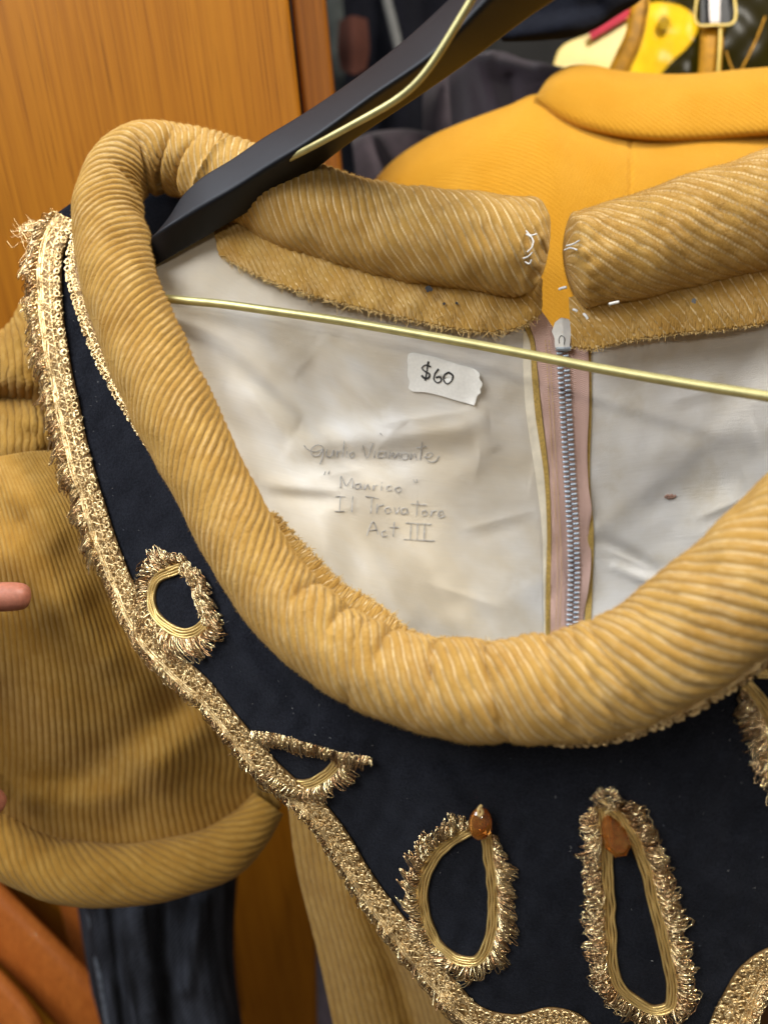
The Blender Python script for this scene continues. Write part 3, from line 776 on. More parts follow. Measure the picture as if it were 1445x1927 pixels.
il_l = [[(632,934),(650,935)],[(641,935),(639,960)],[(630,962),(648,962)],[(664,934),(662,964)],[(688,934),(712,938)],[(700,937),(698,966)],[(710,948),(709,966),(714,952),(722,950)],[(732,954),(725,958),(728,966),(736,962),(732,954)],[(742,954),(746,966),(752,954)],
        [(764,956),(756,958),(757,967),(765,965),(766,956),(768,968)],[(786,942),(784,970)],[(774,948),(802,950)],[(800,960),(794,964),(797,971),(804,966),(800,960)],[(812,960),(811,972),(815,962),(821,961)],[(824,968),(834,967),(832,961),(826,964),(828,974),(838,970)]]
act_l = [[(690,1008),(702,982),(712,1006)],[(695,998),(710,997)],[(726,998),(719,1002),(721,1010),(729,1008)],[(742,982),(740,1010)],[(734,992),(750,993)],[(764,984),(812,987)],[(774,985),(772,1014)],[(786,986),(785,1015)],[(799,987),(798,1016)],[(760,1015),(818,1018)]]
ink(name_l, lin_depth, .0006, .00027, M['ink_faded'], 'handwriting', costume, 1)
ink(man_l, lin_depth, .0006, .00027, M['ink_faded'], 'handwriting', costume, 2)
ink(il_l, lin_depth, .0006, .00027, M['ink_faded'], 'handwriting', costume, 3)
ink(act_l, lin_depth, .0006, .00027, M['ink_faded'], 'handwriting', costume, 4)
ink([[(1250,936),(1256,932),(1264,936),(1272,932)],[(1254,938),(1262,935)],[(1258,934),(1266,931)]], lin_depth, .0006, .0007, M['stain'], 'stain', costume, 5)

# ---- yoke ---------------------------------------------------------
yk = TPS([(75,420,.434),(135,440,.430),(60,600,.430),(180,600,.421),(110,800,.423),(210,800,.414),(190,1000,.416),(290,1000,.402),(300,1200,.402),(400,1150,.384),
          (350,1320,.404),(470,1300,.378),(500,1500,.402),(600,1450,.380),(700,1350,.362),(640,1650,.402),(760,1600,.378),(900,1400,.346),(860,1650,.374),(780,1850,.402),
          (900,1880,.388),(1150,1400,.332),(1150,1650,.356),(1200,1900,.376),(1445,1250,.318),(1445,1600,.342),(1445,1900,.368),(1650,1500,.34),(1100,2050,.392),(330,850,.396),
          (560,1180,.366),(1000,1250,.340)], 1e-3)
def yoke_depth(px, py):
    d = yk(px, py)
    q, s, t = seg_d(px, py, (470, 1362), (715, 1428))
    e = np.clip(np.sin(np.pi * np.clip(t, .0, 1)), 0, 1) ** 1.2
    up = s < 0
    d = d - np.where(up, .0075 * np.exp(-(q / 60) ** 1.2), .0075 * np.exp(-(q / 7) ** 2)) * e
    q, s, t = seg_d(px, py, (700, 1428), (1130, 1440))
    e = np.sin(np.pi * np.clip(t, 0, 1))
    d = d + .003 * np.exp(-((q) / 22) ** 2) * e
    q, s, t = seg_d(px, py, (420, 1170), (520, 1300)); d = d - .0016 * np.exp(-(q / 25) ** 2)
    pp = np.stack([px, py], -1)
    return d + .0012 * noise(pp, 31, 240) + .0004 * noise(pp, 32, 70)
EDGE = [(150,422),(126,470),(121,560),(131,650),(151,750),(173,850),(200,940),(226,1020),(254,1090),(296,1175),(350,1235),(400,1280),(440,1330),(480,1378),(520,1425),(570,1470),(618,1512),(655,1560),(700,1635),(750,1705),(800,1768),(855,1836),(908,1890),(966,1904),(1040,1890),(1085,1902),(1130,1940),(1200,1990),(1270,1990),(1322,1945),(1352,1880),(1392,1812),(1450,1776),(1540,1784),(1640,1830),(1760,1800)]
edge_q = spl(EDGE, 900)
tg = nz(np.gradient(edge_q, axis=0)); outpx = np.stack([-tg[:, 1], tg[:, 0]], -1)      # outward: left and down of the travel direction
nI = 900
inner = spl([(212,330),(205,430),(226,520),(266,640),(332,775),(412,905),(500,1015),(600,1112),(720,1200),(850,1268),(980,1297),(1110,1280),(1240,1224),(1350,1146),(1560,980),(1760,740)], nI)
outer = edge_q + outpx * np.interp(np.arange(900), [0, 60, 840, 899], [46, 50, 50, 50])[:, None]
nv = 200
v = np.linspace(0, 1, nv)[:, None, None]
g = inner[None] * (1 - v) + outer[None] * v
G3 = P(g[..., 0], g[..., 1], yoke_depth(g[..., 0], g[..., 1]))
yoke = part('yoke', G3, quads(nv, nI), M['felt'], costume, label='navy felt yoke', thick=.0016)
nap('felt_nap', G3, False, 70000, .0004, .0012, .00006, M['nap_navy'], yoke, 503, 1.4)
# lint on the felt
A = Acc(); lint_p = []
lg = np.random.default_rng(77)
for k in range(110):
    c = G3[lg.integers(20, 150), lg.integers(60, 860)] * (1 - .0028)          # lies on the felt
    a = lg.uniform(0, 6.28); l = lg.uniform(.0002, .0007); f = np.linspace(-1, 1, 4)[:, None]
    lint_p.append(c + l * f * np.array([math.cos(a), math.sin(a), 0]) + l * .4 * f ** 2 * np.array([-math.sin(a), math.cos(a), 0]))
V, Q = tubes(np.array(lint_p), .00005, 3); A.add((V, Q), .5)
A.build('lint', M['white_thread'], yoke, kind='stuff')

# ---- gold trims ---------------------------------------------------
class Track:
    """a path on a surface with outward direction and normal; at(s, w, h) -> points"""
    def __init__(self, q, fun, side, n=1200, lift=.0012, closed=False):
        q = np.asarray(q, float)
        p, nr = surf_frame(fun, q[:, 0], q[:, 1])
        for _ in range(10): nr[1:-1] = nz(nr[:-2] + nr[1:-1] + nr[2:])
        e, self.L = even(np.concatenate([p, nr], 1), n)
        self.p, self.n = e[:, :3], nz(e[:, 3:6])
        for _ in range(8): self.p[1:-1] = (self.p[:-2] + 2 * self.p[1:-1] + self.p[2:]) / 4
        t = nz(np.gradient(self.p, axis=0)); self.n = nz(self.n - (self.n * t).sum(-1, keepdims=True) * t)
        self.o = nz(np.cross(self.n, t)) * side; self.t = t; self.N = n; self.lift = lift
    def at(self, s, w, h):
        s, w, h = np.broadcast_arrays(np.asarray(s, float), w, h)
        f = np.clip(s / self.L, 0, 1) * (self.N - 1); i = np.minimum(f.astype(int), self.N - 2); f = (f - i)[..., None]
        ip = lambda a: a[i] * (1 - f) + a[i + 1] * f
        ex = (s - np.clip(s, 0, self.L))[..., None]
        return ip(self.p) + ex * ip(self.t) + ip(self.o) * w[..., None] + ip(self.n) * (h + self.lift)[..., None]

def fringe(T, A, w0, lmin, lmax, per_mm, r, seed, tilt=0.4, s0=0, s1=None, lift=.0010, width=.0007, droop=0.0, round_=0.0, taper=.006):
    g = np.random.default_rng(seed); s1 = T.L if s1 is None else s1
    n = int((s1 - s0) * 1000 * per_mm); K = 11
    s = g.uniform(s0, s1, n)[:, None]; ln = g.uniform(lmin, lmax, n)[:, None]
    ln = ln * (1 + .25 * noise(s, seed, .012)[:, None]) * np.clip(np.minimum(s - s0, s1 - s) / taper, .35, 1)
    tl = (tilt + .16 * g.normal(size=(n, 1))) + .22 * noise(s, seed + 3, .02)[:, None]
    wd = width * g.uniform(.5, 1.5, (n, 1)) * (1 + round_)
    f = np.linspace(0, 1, K)[None]
    ang = f * 2 * np.pi
    out = ln * (1 - np.cos(ang)) / 2; lat = wd * np.sin(ang) * (0.35 + 0.65 * (1 - np.cos(ang)) / 2)
    hh = lift * g.uniform(0, 1.6, (n, 1)) * np.sin(np.pi * (1 - np.cos(ang)) / 2 * .8) + .0003 * g.normal(size=(n, 1)) - droop * ((1 - np.cos(ang)) / 2) ** 2
    tw = .6 * g.normal(size=(n, 1)); hh = hh + tw * lat
    pts = T.at(s + lat + tl * out, w0 + out, hh)
    tint = g.beta(.7, .8, n)
    A.add(tubes(pts, r, 3), tint)

def cord(T, A, w, h, r, s0=0, s1=None, step=.0006, wob=.0002, seed=0, tint=.6, sides=6, twist=True):
    s1 = T.L if s1 is None else s1
    s = np.arange(s0, s1, step)
    pts = T.at(s, w + wob * noise(s[:, None], seed, .02), h + wob * noise(s[:, None], seed + 1, .015))
    rr = r * (1 + (.16 * np.sin(s / .0011 * 2 * np.pi) if twist else 0))
    A.add(tubes(pts[None], rr[None], sides), tint)

def curls(T, A, w, R, pitch, r, seed, s0=0, s1=None, h=.0006, turns=1.35, flip=1):
    g = np.random.default_rng(seed); s1 = T.L if s1 is None else s1
    n = int((s1 - s0) / pitch); K = 15
    s = s0 + (np.arange(n)[:, None] + .18 * g.normal(size=(n, 1))) * pitch
    f = np.linspace(0, 1, K)[None]; a = flip * f * turns * 2 * np.pi + g.uniform(-.6, .6, (n, 1)) + 1.2
    rho = R * (1 - .65 * f) * g.uniform(.85, 1.15, (n, 1))
    pts = T.at(s + rho * np.cos(a), w + rho * np.sin(a) * 1.05, h + .0009 * f * g.uniform(.4, 1.2, (n, 1)))
    A.add(tubes(pts, r, 5), g.uniform(.25, 1, n))

def tiny(T, A, w0, w1, per_mm, seed, s0=0, s1=None, r=.00017, R=(.0005, .0010), h=.0010):
    g = np.random.default_rng(seed); s1 = T.L if s1 is None else s1
    n = int((s1 - s0) * 1000 * per_mm); K = 8
    s = g.uniform(s0, s1, (n, 1)); w = g.uniform(w0, w1, (n, 1)); a0 = g.uniform(0, 6.28, (n, 1))
    f = np.linspace(0, 1, K)[None]; a = a0 + f * g.uniform(3, 6, (n, 1)); rr = g.uniform(*R, (n, 1))
    pts = T.at(s + rr * np.cos(a), w + rr * np.sin(a) * .8, h * g.uniform(.3, 1.3, (n, 1)) + .0005 * np.sin(a * 1.3))
    A.add(tubes(pts, r, 4), g.uniform(.2, 1, n))

def strip(T, w0, w1, h, name, mat, parent, s0=0, s1=None, n=500, m=7, label=None, crown=.0006):
    s1 = T.L if s1 is None else s1
    s = np.linspace(s0, s1, n)[:, None]; u = np.linspace(0, 1, m)[None]
    G = T.at(s + 0 * u, w0 + (w1 - w0) * u + 0 * s, h + crown * np.sin(np.pi * u) + 0 * s)
    return part(name, G, quads(n, m), mat, parent, label=label, thick=.0008, attrs={'tint': rng.uniform(0, 1, (n, m))})

TE = Track(edge_q, yoke_depth, 1, 1600, .0022)
if ((TE.o[400] * (P(outer[400, 0], outer[400, 1], .39) - P(edge_q[400, 0], edge_q[400, 1], .39))).sum() < 0): TE.o *= -1
eb = strip(TE, -.0002, .0150, 0, 'edge_braid', M['gold_base'], costume, label='wide gold gimp braid along the yoke edge')
A = Acc()
curls(TE, A, .0018, .0021, .0043, .00060, 201, h=.0009)
curls(TE, A, .0054, .0017, .0037, .00052, 202, h=.0008, flip=-1)
s = np.arange(0, TE.L, .00035); tri = np.abs(((s / .0046) % 1) * 2 - 1)
A.add(tubes(TE.at(s, .0070 + .0036 * tri, .0009)[None], .00042, 5), .7)
A.add(tubes(TE.at(s, .0072 + .0032 * np.abs((((s + .0023) / .0046) % 1) * 2 - 1), .0005)[None], .00042, 5), .4)
for k, w in enumerate((.0066, .0112, .0125, .0138)):
    cord(TE, A, w, .0008, .00058, seed=210 + k, tint=.75)
tiny(TE, A, -.0004, .0150, 5.0, 220, r=.00024, R=(.0006,.0012), h=.0014)
A.build('gimp_cord', M['gold_braid'], eb, kind='stuff')
A = Acc()
fringe(TE, A, .0138, .0065, .0105, 2.6, .00023, 230, tilt=.75, lift=.0018, width=.0012, s1=TE.L*.245)
fringe(TE, A, .0138, .0045, .0070, 1.6, .00028, 231, tilt=.6, lift=.0026, width=.0015, round_=.3, s1=TE.L*.245)
fringe(TE, A, .0136, .0032, .0058, 1.9, .00024, 232, tilt=.8, lift=.0012, width=.0013, round_=.4, s0=TE.L*.23)
fringe(TE, A, .0136, .0024, .0040, 1.5, .00030, 233, tilt=.5, lift=.0016, width=.0017, round_=.6, s0=TE.L*.23)
A.build('loop_fringe', M['gold_wire'], eb, kind='stuff')
# turned-over end of the braid on the shoulder
TS = Track(spl([(150,428),(118,424),(84,424),(52,432)], 60), yoke_depth, 1, 120, .0022)
A = Acc(); curls(TS, A, .001, .0018, .0036, .0005, 240); cord(TS, A, .0026, .0008, .0006, seed=3); cord(TS, A, -.001, .0008, .0006, seed=5); tiny(TS, A, -.002, .003, 8, 241)
A.build('braid_end', M['gold_braid'], eb, kind='stuff')
A = Acc(); g = np.random.default_rng(5)
wl = []
for k in range(26):
    x, y = 34 + g.uniform(0, 60), 440 + g.uniform(-12, 22); a = g.uniform(2.2, 4.2); l = g.uniform(14, 40); f = np.linspace(0, 1, 9); c = g.normal() * 18
    q = np.stack([x + l * f * np.cos(a) + c * f * f * np.sin(a) * .5, y - 4 + l * f * np.sin(a) * .6 - 14 * f * f + c * np.sin(f * 4) * .4], -1)
    wl.append(P(q[:, 0], q[:, 1], .436 + .004 * g.normal() + 0 * f))
A.add(tubes(np.array(wl), .00011, 3), g.uniform(.3, 1, 26)); A.build('loose_thread', M['gold_wire'], eb, kind='stuff')

# narrow braid that runs round under the roll
neck_q = spl([(150,452),(140,500),(157,575),(184,650),(227,735),(276,812),(335,890),(420,1000),(520,1100),(630,1190),(750,1262),(850,1315),(940,1358),(1040,1384),(1160,1376),(1250,1346),(1340,1300),(1445,1224),(1560,1130)], 700)
TN = Track(neck_q, lambda x, y: yoke_depth(x, y) - np.where(x < 500, .004, .002), 1, 1200, .0022)
if (TN.o[100] * (P(100, 600, .42) - P(160, 575, .42))).sum() < 0: TN.o *= -1
nb = strip(TN, -.006, .0030, 0, 'neck_braid', M['gold_base'], costume, label='narrow gold braid below the neck roll')
A = Acc(); curls(TN, A, .0022, .0017, .0034, .0005, 250); curls(TN, A, -.0012, .0016, .0033, .0005, 251, flip=-1); tiny(TN, A, -.004, .0032, 5, 252)
cord(TN, A, .0004, .0009, .0005, seed=9)
A.build('gimp_cord', M['gold_braid'], nb, kind='stuff')

# ovals of loop braid
def oval(path, label, seed, ln=(.0065, .0100), closed=False, side=1, centre=None, cords=4, per_mm=1.9, tilt=.3, fr0=0, fr1=1, band=True, rnd=0, off=0.0):
    q = spl(path, 500)
    T = Track(q, lambda x, y: yoke_depth(x, y) - off, side, 700, .0016)
    c3 = P(*centre, .37); mid = T.p[::70]
    if ((T.o[::70] * (mid - c3)).sum(-1)).sum() < 0: T.o *= -1
    root = strip(T, -.0026, .0028, -.0004, 'braid_oval', M['gold_base'], costume, n=300, label=label)
    A = Acc(); sp = .00135
    for k in range(cords):
        cord(T, A, (k - (cords - 1) / 2) * sp, .0006, .00062, seed=seed + k, tint=.45 + .2 * (k % 2), step=.0004)
    A.build('braid_cord', M['gold_cord'], root)
    A = Acc()
    fringe(T, A, .0018, ln[0], ln[1], per_mm, .00028, seed + 20, tilt=tilt, s0=T.L * fr0, s1=T.L * fr1, lift=.0020, width=.0011, round_=rnd)
    fringe(T, A, .0018, ln[0] * .7, ln[1] * .8, per_mm * .5, .00032, seed + 21, tilt=tilt * .7, s0=T.L * fr0, s1=T.L * fr1, lift=.0034, width=.0013, round_=rnd)
    A.build('loop_fringe', M['gold_wire'], root, kind='stuff')
    return root, T
o1, T1 = oval([(358,1068),(345,1068),(320,1078),(300,1090),(291,1112),(291,1138),(300,1160),(322,1180),(350,1191),(376,1184),(394,1166),(402,1150)], 'small round braid loop with crushed right side', 300, centre=(345,1130), tilt=.5, ln=(.0090, .0135))
# crushed twist of wires on its right side
TW = Track(spl([(356,1066),(374,1078),(384,1098),(390,1122),(400,1150),(404,1168)], 80), yoke_depth, 1, 200, .003)
A = Acc(); tiny(TW, A, -.003, .003, 7, 331, r=.00026, R=(.0008, .0026), h=.003); fringe(TW, A, 0, .004, .007, 3, .00022, 332, tilt=1.2, lift=.003)
A.build('crushed_wire', M['gold_wire'], o1, kind='stuff')
o2, T2 = oval([(488,1404),(506,1428),(532,1452),(562,1471),(592,1469),(618,1453),(638,1430),(646,1418)], 'braid loop half hidden under the felt fold', 340, centre=(570,1425), tilt=-.2)
TF = Track(spl([(478,1374),(520,1378),(570,1386),(620,1400),(665,1414),(704,1426)], 80), lambda x, y: yk(x, y) - .001, 1, 240, .0022)
if (TF.o[120] * np.array([0, -1.0, 0])).sum() < 0: TF.o *= -1
A = Acc(); fringe(TF, A, -.001, .006, .0100, 3.2, .00023, 350, tilt=.15, lift=.002, width=.0010); tiny(TF, A, -.001, .003, 2, 351, r=.0002, R=(.0006, .0014), h=.002)
A.build('loop_fringe', M['gold_wire'], o2, kind='stuff')
o3, T3 = oval([(890,1556),(872,1564),(850,1577),(822,1606),(803,1642),(798,1687),(805,1725),(823,1766),(845,1790),(870,1804),(897,1803),(916,1780),(927,1740),(929,1688),(925,1636),(919,1595),(912,1566)], 'teardrop braid loop with round amber bead', 360, centre=(865,1690), tilt=-.55)
o4, T4 = oval([(1132,1512),(1135,1530),(1140,1605),(1144,1680),(1148,1746),(1152,1813),(1167,1854),(1198,1880),(1230,1896),(1256,1890),(1263,1856),(1257,1813),(1241,1746),(1225,1680),(1209,1613),(1188,1568),(1164,1530),(1142,1510)], 'long braid loop with faceted amber drop', 400, centre=(1195,1730), ln=(.0065, .0105), tilt=.1, rnd=.9)
o5, T5 = oval([(1400,1285),(1432,1320),(1452,1370),(1470,1440),(1500,1500),(1560,1520),(1600,1430),(1570,1320),(1500,1270),(1420,1262)], 'braid loop cut by the right edge', 440, centre=(1520,1390), ln=(.007, .011), rnd=.6)

def gem(cx, cy, rx, ry, rot, name, parent, facets, label, depth_off):
    nu, nvv = (9, 5) if facets else (28, 14)
    th = np.arange(nu) / nu * 2 * np.pi; ph = np.linspace(0.02, np.pi - .02, nvv * 2 - 1)
    d0 = float(yoke_depth(np.array(cx), np.array(cy))) - depth_off; px2m = d0 / F
    X = np.sin(ph)[:, None] * np.cos(th)[None] * rx; Y = np.sin(ph)[:, None] * np.sin(th)[None] * ry
    if facets: X = X * (1 - .35 * (-Y / ry)); 
    Z = np.cos(ph)[:, None] * (0.45 * rx) * np.ones_like(X)
    if facets: Z = np.clip(Z, -.3 * rx, .34 * rx)
    c, s_ = math.cos(rot), math.sin(rot)
    xr, yr = X * c - Y * s_, X * s_ + Y * c
    pc = P(cx, cy, d0)
    V = pc + np.stack([xr * px2m, -yr * px2m, Z * px2m * 1.3], -1)
    return part(name, V, quads(nvv * 2 - 1, nu, True), M['gem'], parent, smooth=not facets, label=label)
gem(904, 1551, 22, 31, .05, 'bead', o3, False, 'round amber glass bead', .0055)
gem(1156, 1572, 24, 46, -.40, 'bead', o4, True, 'faceted amber glass drop', .0055)
for (pts, par) in (([(904,1520,.0095),(908,1530,.0095),(902,1536,.0095),(900,1524,.009),(906,1516,.007)], o3), ([(1126,1506,.006),(1138,1512,.007),(1150,1520,.007),(1140,1530,.006)], o4)):
    q = spl([(x, y, float(yoke_depth(np.array(float(x)), np.array(float(y)))) - o) for x, y, o in pts], 16)
    part('bead_thread', *tubes(PG(q), .0007, 6), M['thread'], par)
TT = Track(spl([(1112,1492),(1135,1484),(1160,1492)], 30), yoke_depth, 1, 60, .003)
A = Acc(); fringe(TT, A, 0, .003, .006, 2.5, .00022, 470, tilt=.2, lift=.002); tiny(TT, A, -.005, .002, 4, 471, R=(.0006, .0016), h=.003)
A.build('loop_fringe', M['gold_wire'], o4, kind='stuff')

# ---- sleeve -------------------------------------------------------
rows = [[(-90,880,.462),(0,860,.447),(60,850,.444),(130,850,.450),(190,860,.470)],
        [(-90,1000,.448),(20,960,.434),(110,960,.433),(190,980,.442),(300,1010,.472)],
        [(-90,1120,.450),(30,1100,.437),(140,1110,.437),(240,1140,.448),(400,1190,.484)],
        [(-90,1260,.464),(40,1250,.452),(170,1260,.453),(300,1290,.465),(480,1330,.500)],
        [(-90,1400,.486),(50,1400,.476),(200,1410,.477),(350,1410,.488),(520,1420,.515)],
        [(-90,1470,.500),(40,1505,.492),(200,1520,.493),(370,1500,.503),(515,1470,.524)],
        [(-90,1530,.512),(50,1585,.506),(200,1620,.505),(370,1598,.514),(530,1520,.532)]]
nv_, nu_ = 240, 860
g = loft(rows, nu_, nv_)
pp = g[..., :2]
for (a, b, w, h) in [((60,980),(260,1180),40,.006),((20,1050),(200,1230),46,-.006),((120,1480),(330,1330),40,.006),((60,1500),(220,1500),30,-.005),((0,1330),(160,1480),50,.005),((300,1440),(420,1330),40,-.006),((180,1150),(330,1330),40,.005),((0,900),(100,1010),30,-.004)]:
    q, s, t = seg_d(pp[..., 0], pp[..., 1], a, b); g[..., 2] -= -h * np.exp(-(q / w) ** 2)
g[..., 2] += .0025 * noise(pp, 71, 240)
G3 = PG(g); U = np.linspace(0, 1, nu_)[None] + 0 * g[..., 0]; Vv = np.linspace(0, 1, nv_)[:, None] + 0 * g[..., 0]
G3, rib = corduroy_grid(G3, U * 48 - 1.0 * Vv, .0012, 72, .00005, .03)
sleeve = part('sleeve', G3, quads(nv_, nu_), M['cord_shaded'], costume, attrs={'rib': rib}, label='puffed mustard corduroy sleeve', thick=.0012)
roll([(-120,1470,.502,50),(-60,1545,.499,50),(20,1600,.496,52),(120,1640,.494,54),(240,1646,.494,54),(350,1626,.500,53),(430,1594,.508,50),(474,1556,.515,42),(504,1512,.522,34)], 1100, 110, 1.15, .0046, .0009, 171, name='cuff', mat='cord_shaded', parent=sleeve, wear_shade=.2, label='rolled sleeve cuff')
# gathers at the sleeve head
def gather(rows, nr, seed, label, shear=0.3):
    g = loft(rows, 260, 150); g[..., 2] += .0015 * noise(g[..., :2], seed, 60)
    G = PG(g); U = np.linspace(0, 1, 260)[None] + 0 * g[..., 0]; Vv = np.linspace(0, 1, 150)[:, None] + 0 * g[..., 0]
    G, rib = corduroy_grid(G, U * nr + shear * Vv * nr * .2, .0011, seed)
    part('sleeve_gather', G, quads(150, 260), M['cord_shaded'], sleeve, attrs={'rib': rib}, thick=.0012, label=label)
gather([[(-80,690,0.486),(-20,640,0.480),(20,606,0.474),(46,566,0.471),(66,560,0.476),(84,600,0.486)],
        [(-80,720,0.468),(-10,672,0.456),(30,650,0.452),(64,630,0.450),(84,640,0.456),(104,690,0.474)],
        [(-80,760,0.464),(0,715,0.452),(40,715,0.446),(84,720,0.446),(104,740,0.454),(120,780,0.472)],
        [(-80,790,0.486),(0,760,0.478),(50,760,0.474),(84,775,0.472),(110,790,0.474),(130,830,0.484)]], 17, 75, 'upper gathered fold of sleeve head')
gather([[(-80,770,0.482),(0,745,0.478),(40,738,0.474),(80,745,0.472),(110,760,0.482)],
        [(-80,810,0.462),(0,785,0.456),(45,780,0.452),(90,790,0.454),(124,800,0.468)],
        [(-80,860,0.456),(0,840,0.450),(45,832,0.446),(90,822,0.448),(126,815,0.464)],
        [(-80,905,0.462),(0,884,0.456),(45,872,0.452),(90,852,0.454),(122,832,0.466)],
        [(-80,900,0.478),(0,880,0.474),(45,868,0.470),(90,848,0.470),(120,828,0.478)]], 15, 76, 'lower gathered fold of sleeve head', .1)

# ---- body below the yoke -----------------------------------------
rows = [[(540,1500,.47),(620,1560,.455),(720,1640,.44),(860,1800,.43),(1100,1880,.42),(1400,1800,.41)],
        [(560,1640,.49),(640,1690,.465),(740,1760,.455),(880,1880,.445),(1100,1960,.44),(1400,1900,.43)],
        [(600,1800,.51),(660,1820,.485),(760,1850,.475),(900,1950,.465),(1100,2040,.46),(1400,2000,.45)],
        [(640,1990,.53),(710,1990,.51),(800,2000,.50),(930,2080,.49),(1100,2140,.48),(1400,2140,.47)]]
g = loft(rows, 420, 120); pp = g[..., :2]
for (a, b, w, h) in [((700,1680),(790,1960),26,.012),((760,1720),(880,1960),30,-.010)]:
    q, s, t = seg_d(pp[..., 0], pp[..., 1], a, b); g[..., 2] += h * np.exp(-(q / w) ** 2)
G3 = PG(g); U = np.linspace(0, 1, 420)[None] + 0 * g[..., 0]
G3, rib = corduroy_grid(G3, U * 60, .0006, 77)
part('body_panel', G3, quads(120, 420), M['cord_shaded'], costume, attrs={'rib': rib}, thick=.0012, label='corduroy body hanging below the yoke')

# ================================================================== PRICE STICKER
price = thing('price_sticker', 'torn strip of white masking tape reading $60 stuck on the white lining', 'price sticker', P(838, 735, lin_d(838., 735.) - .001))
top = [(768,667),(772,664),(790,666),(830,675),(870,688),(890,693),(897,697),(903,704),(902,712),(908,722),(906,729),(903,733),(905,738),(899,744),(896,751),(895,756),(892,763)]
bot = [(890,762),(860,754),(830,745),(800,738),(772,734),(769,731),(771,720),(767,706),(768,690),(766,680)]
out = np.array(top + bot, float); c = np.array([838, 712.0])
rings = []
rim = np.concatenate([spl(top, 60), spl(bot, 60)])
for sc in (1.0, .985, .8, .6, .4, .2, .02):
    q = c + (rim - c) * sc
    lift = .0011 + (.0022 * np.clip((q[:, 0] - 880) / 25, 0, 1) ** 2 if sc > .7 else .0022 * np.clip((q[:, 0] - 880) / 25, 0, 1) ** 2)
    rings.append(P(q[:, 0], q[:, 1], lin_depth(q[:, 0], q[:, 1]) - lift))
part('tape', np.stack(rings), quads(7, 120, True), M['tape_paper'], price, smooth=True, thick=.0002)
ink([[(811,690),(800,687),(794,692),(800,699),(808,704),(807,710),(798,711),(793,706)],[(806,680),(800,716)],
     [(825,694),(818,704),(817,715),(823,720),(830,716),(828,709),(820,710)],[(844,700),(836,706),(835,716),(841,722),(849,717),(852,707),(844,700)]],
    lin_depth, .0015, .00048, M['ink'], 'price_lettering', price, 6)

# ================================================================== HANGER
hanger = thing('coat_hanger', 'black plastic coat hanger with brass bar running through the corduroy neckline', 'coat hanger', P(1000, 300, .36))
Ac = spl([(296,436,.418),(314,412,.415),(345,362,.412),(371,336,.408),(435,295,.400),(492,256,.392),(560,215,.384),(667,143,.370),(763,67,.356),(836,0,.344),(930,-90,.33),(1010,-130,.325)], 160)
Bc = spl([(284,446,.414),(300,434,.410),(340,410,.404),(376,389,.398),(449,348,.388),(500,316,.380),(560,280,.370),(699,182,.350),(827,92,.330),(916,0,.314),(990,-70,.300),(1060,-110,.295)], 160)
Cc = spl([(288,506,.428),(301,498,.424),(350,470,.420),(429,425,.412),(490,388,.408),(560,346,.402),(667,266,.388),(795,180,.370),(900,107,.354),(1000,34,.340),(1080,-20,.328),(1130,-60,.322)], 160)
PA, PB, PC = PG(Ac), PG(Bc), PG(Cc)
back = nz(np.cross(np.gradient(PA, axis=0), PA - PB)); back *= np.sign((back * PA).sum(-1, keepdims=True))
PD = (PA + PC) / 2 + nz((PA + PC) / 2) * .012
def rounded(a, b, cc_, k):                                     # corner of a cross-section
    return [a * k + b * (1 - k), b * 1.0 + 0 * a, cc_ * k + b * (1 - k)]
prof = []
def bez(a, b, c, n=6):
    f = np.linspace(0, 1, n)[:, None, None]
    return (1 - f) ** 2 * a + 2 * f * (1 - f) * b + f ** 2 * c
k1 = .14
sec = np.concatenate([bez(PA*(1-k1)+PD*k1, PA, PA*(1-k1)+PB*k1), bez(PB*(1-k1)+PA*k1, PB, PB*(1-k1)+PC*k1), bez(PC*(1-k1)+PB*k1, PC, PC*(1-k1)+PD*k1), bez(PD*.6+PC*.4, PD, PD*.6+PA*.4)])
sec = np.swapaxes(sec, 0, 1)
e0 = sec[0].mean(0); e1 = sec[-1].mean(0); sec = np.concatenate([(e0 + (sec[:1] - e0) * .02), (e0 + (sec[:1] - e0) * .8), sec, (e1 + (sec[-1:] - e1) * .8), (e1 + (sec[-1:] - e1) * .02)])
part('hanger_arm', sec, quads(sec.shape[0], sec.shape[1], True), M['black_plastic'], hanger, label='black moulded left arm')
q = spl([(505,318,.392),(530,304,.384),(560,290,.3735),(640,247,.356),(700,214,.346),(750,187,.338),(785,160,.331),(808,128,.326),(840,78,.320),(868,30,.314),(900,-20,.308),(930,-90,.30)], 140)
q3 = PG(q)
for _ in range(160): q3[1:-1] = (q3[:-2] + 2 * q3[1:-1] + q3[2:]) / 4
wv, wq = tubes(q3[None], np.full((1, 140), .0016), 10)
part('hook_wire', wv, wq, M['brass'], hanger, label='brass wire curving up from the arm')
q = spl([(200,545,.424),(318,562,.418),(420,572,.412),(500,583,.405),(650,605,.394),(800,631,.382),(1000,668,.366),(1100,688,.357),(1270,718,.340),(1445,746,.322),(1700,790,.300)], 160)
part('trouser_bar', *tubes(PG(q)[None], np.full((1, 160), .0023), 14), M['brass'], hanger, label='brass trouser bar across the neckline')
# small rivet disc on the dark side of the arm
th = np.arange(24) / 24 * 2 * np.pi
def disc(cx, cy, rx, ry, dep, th_, name, mat, parent):
    rings = []
    for sc, dz in ((1, .002), (1, 0), (.9, -th_), (.5, -th_ * .9), (.02, -th_ * .9)):
        rings.append(P(cx + rx * sc * np.cos(th), cy + ry * sc * np.sin(th) - .57 * rx * sc * np.cos(th), dep(cx + rx * sc * np.cos(th)) + dz))
    part(name, np.stack(rings), quads(5, 24, True), mat, parent)
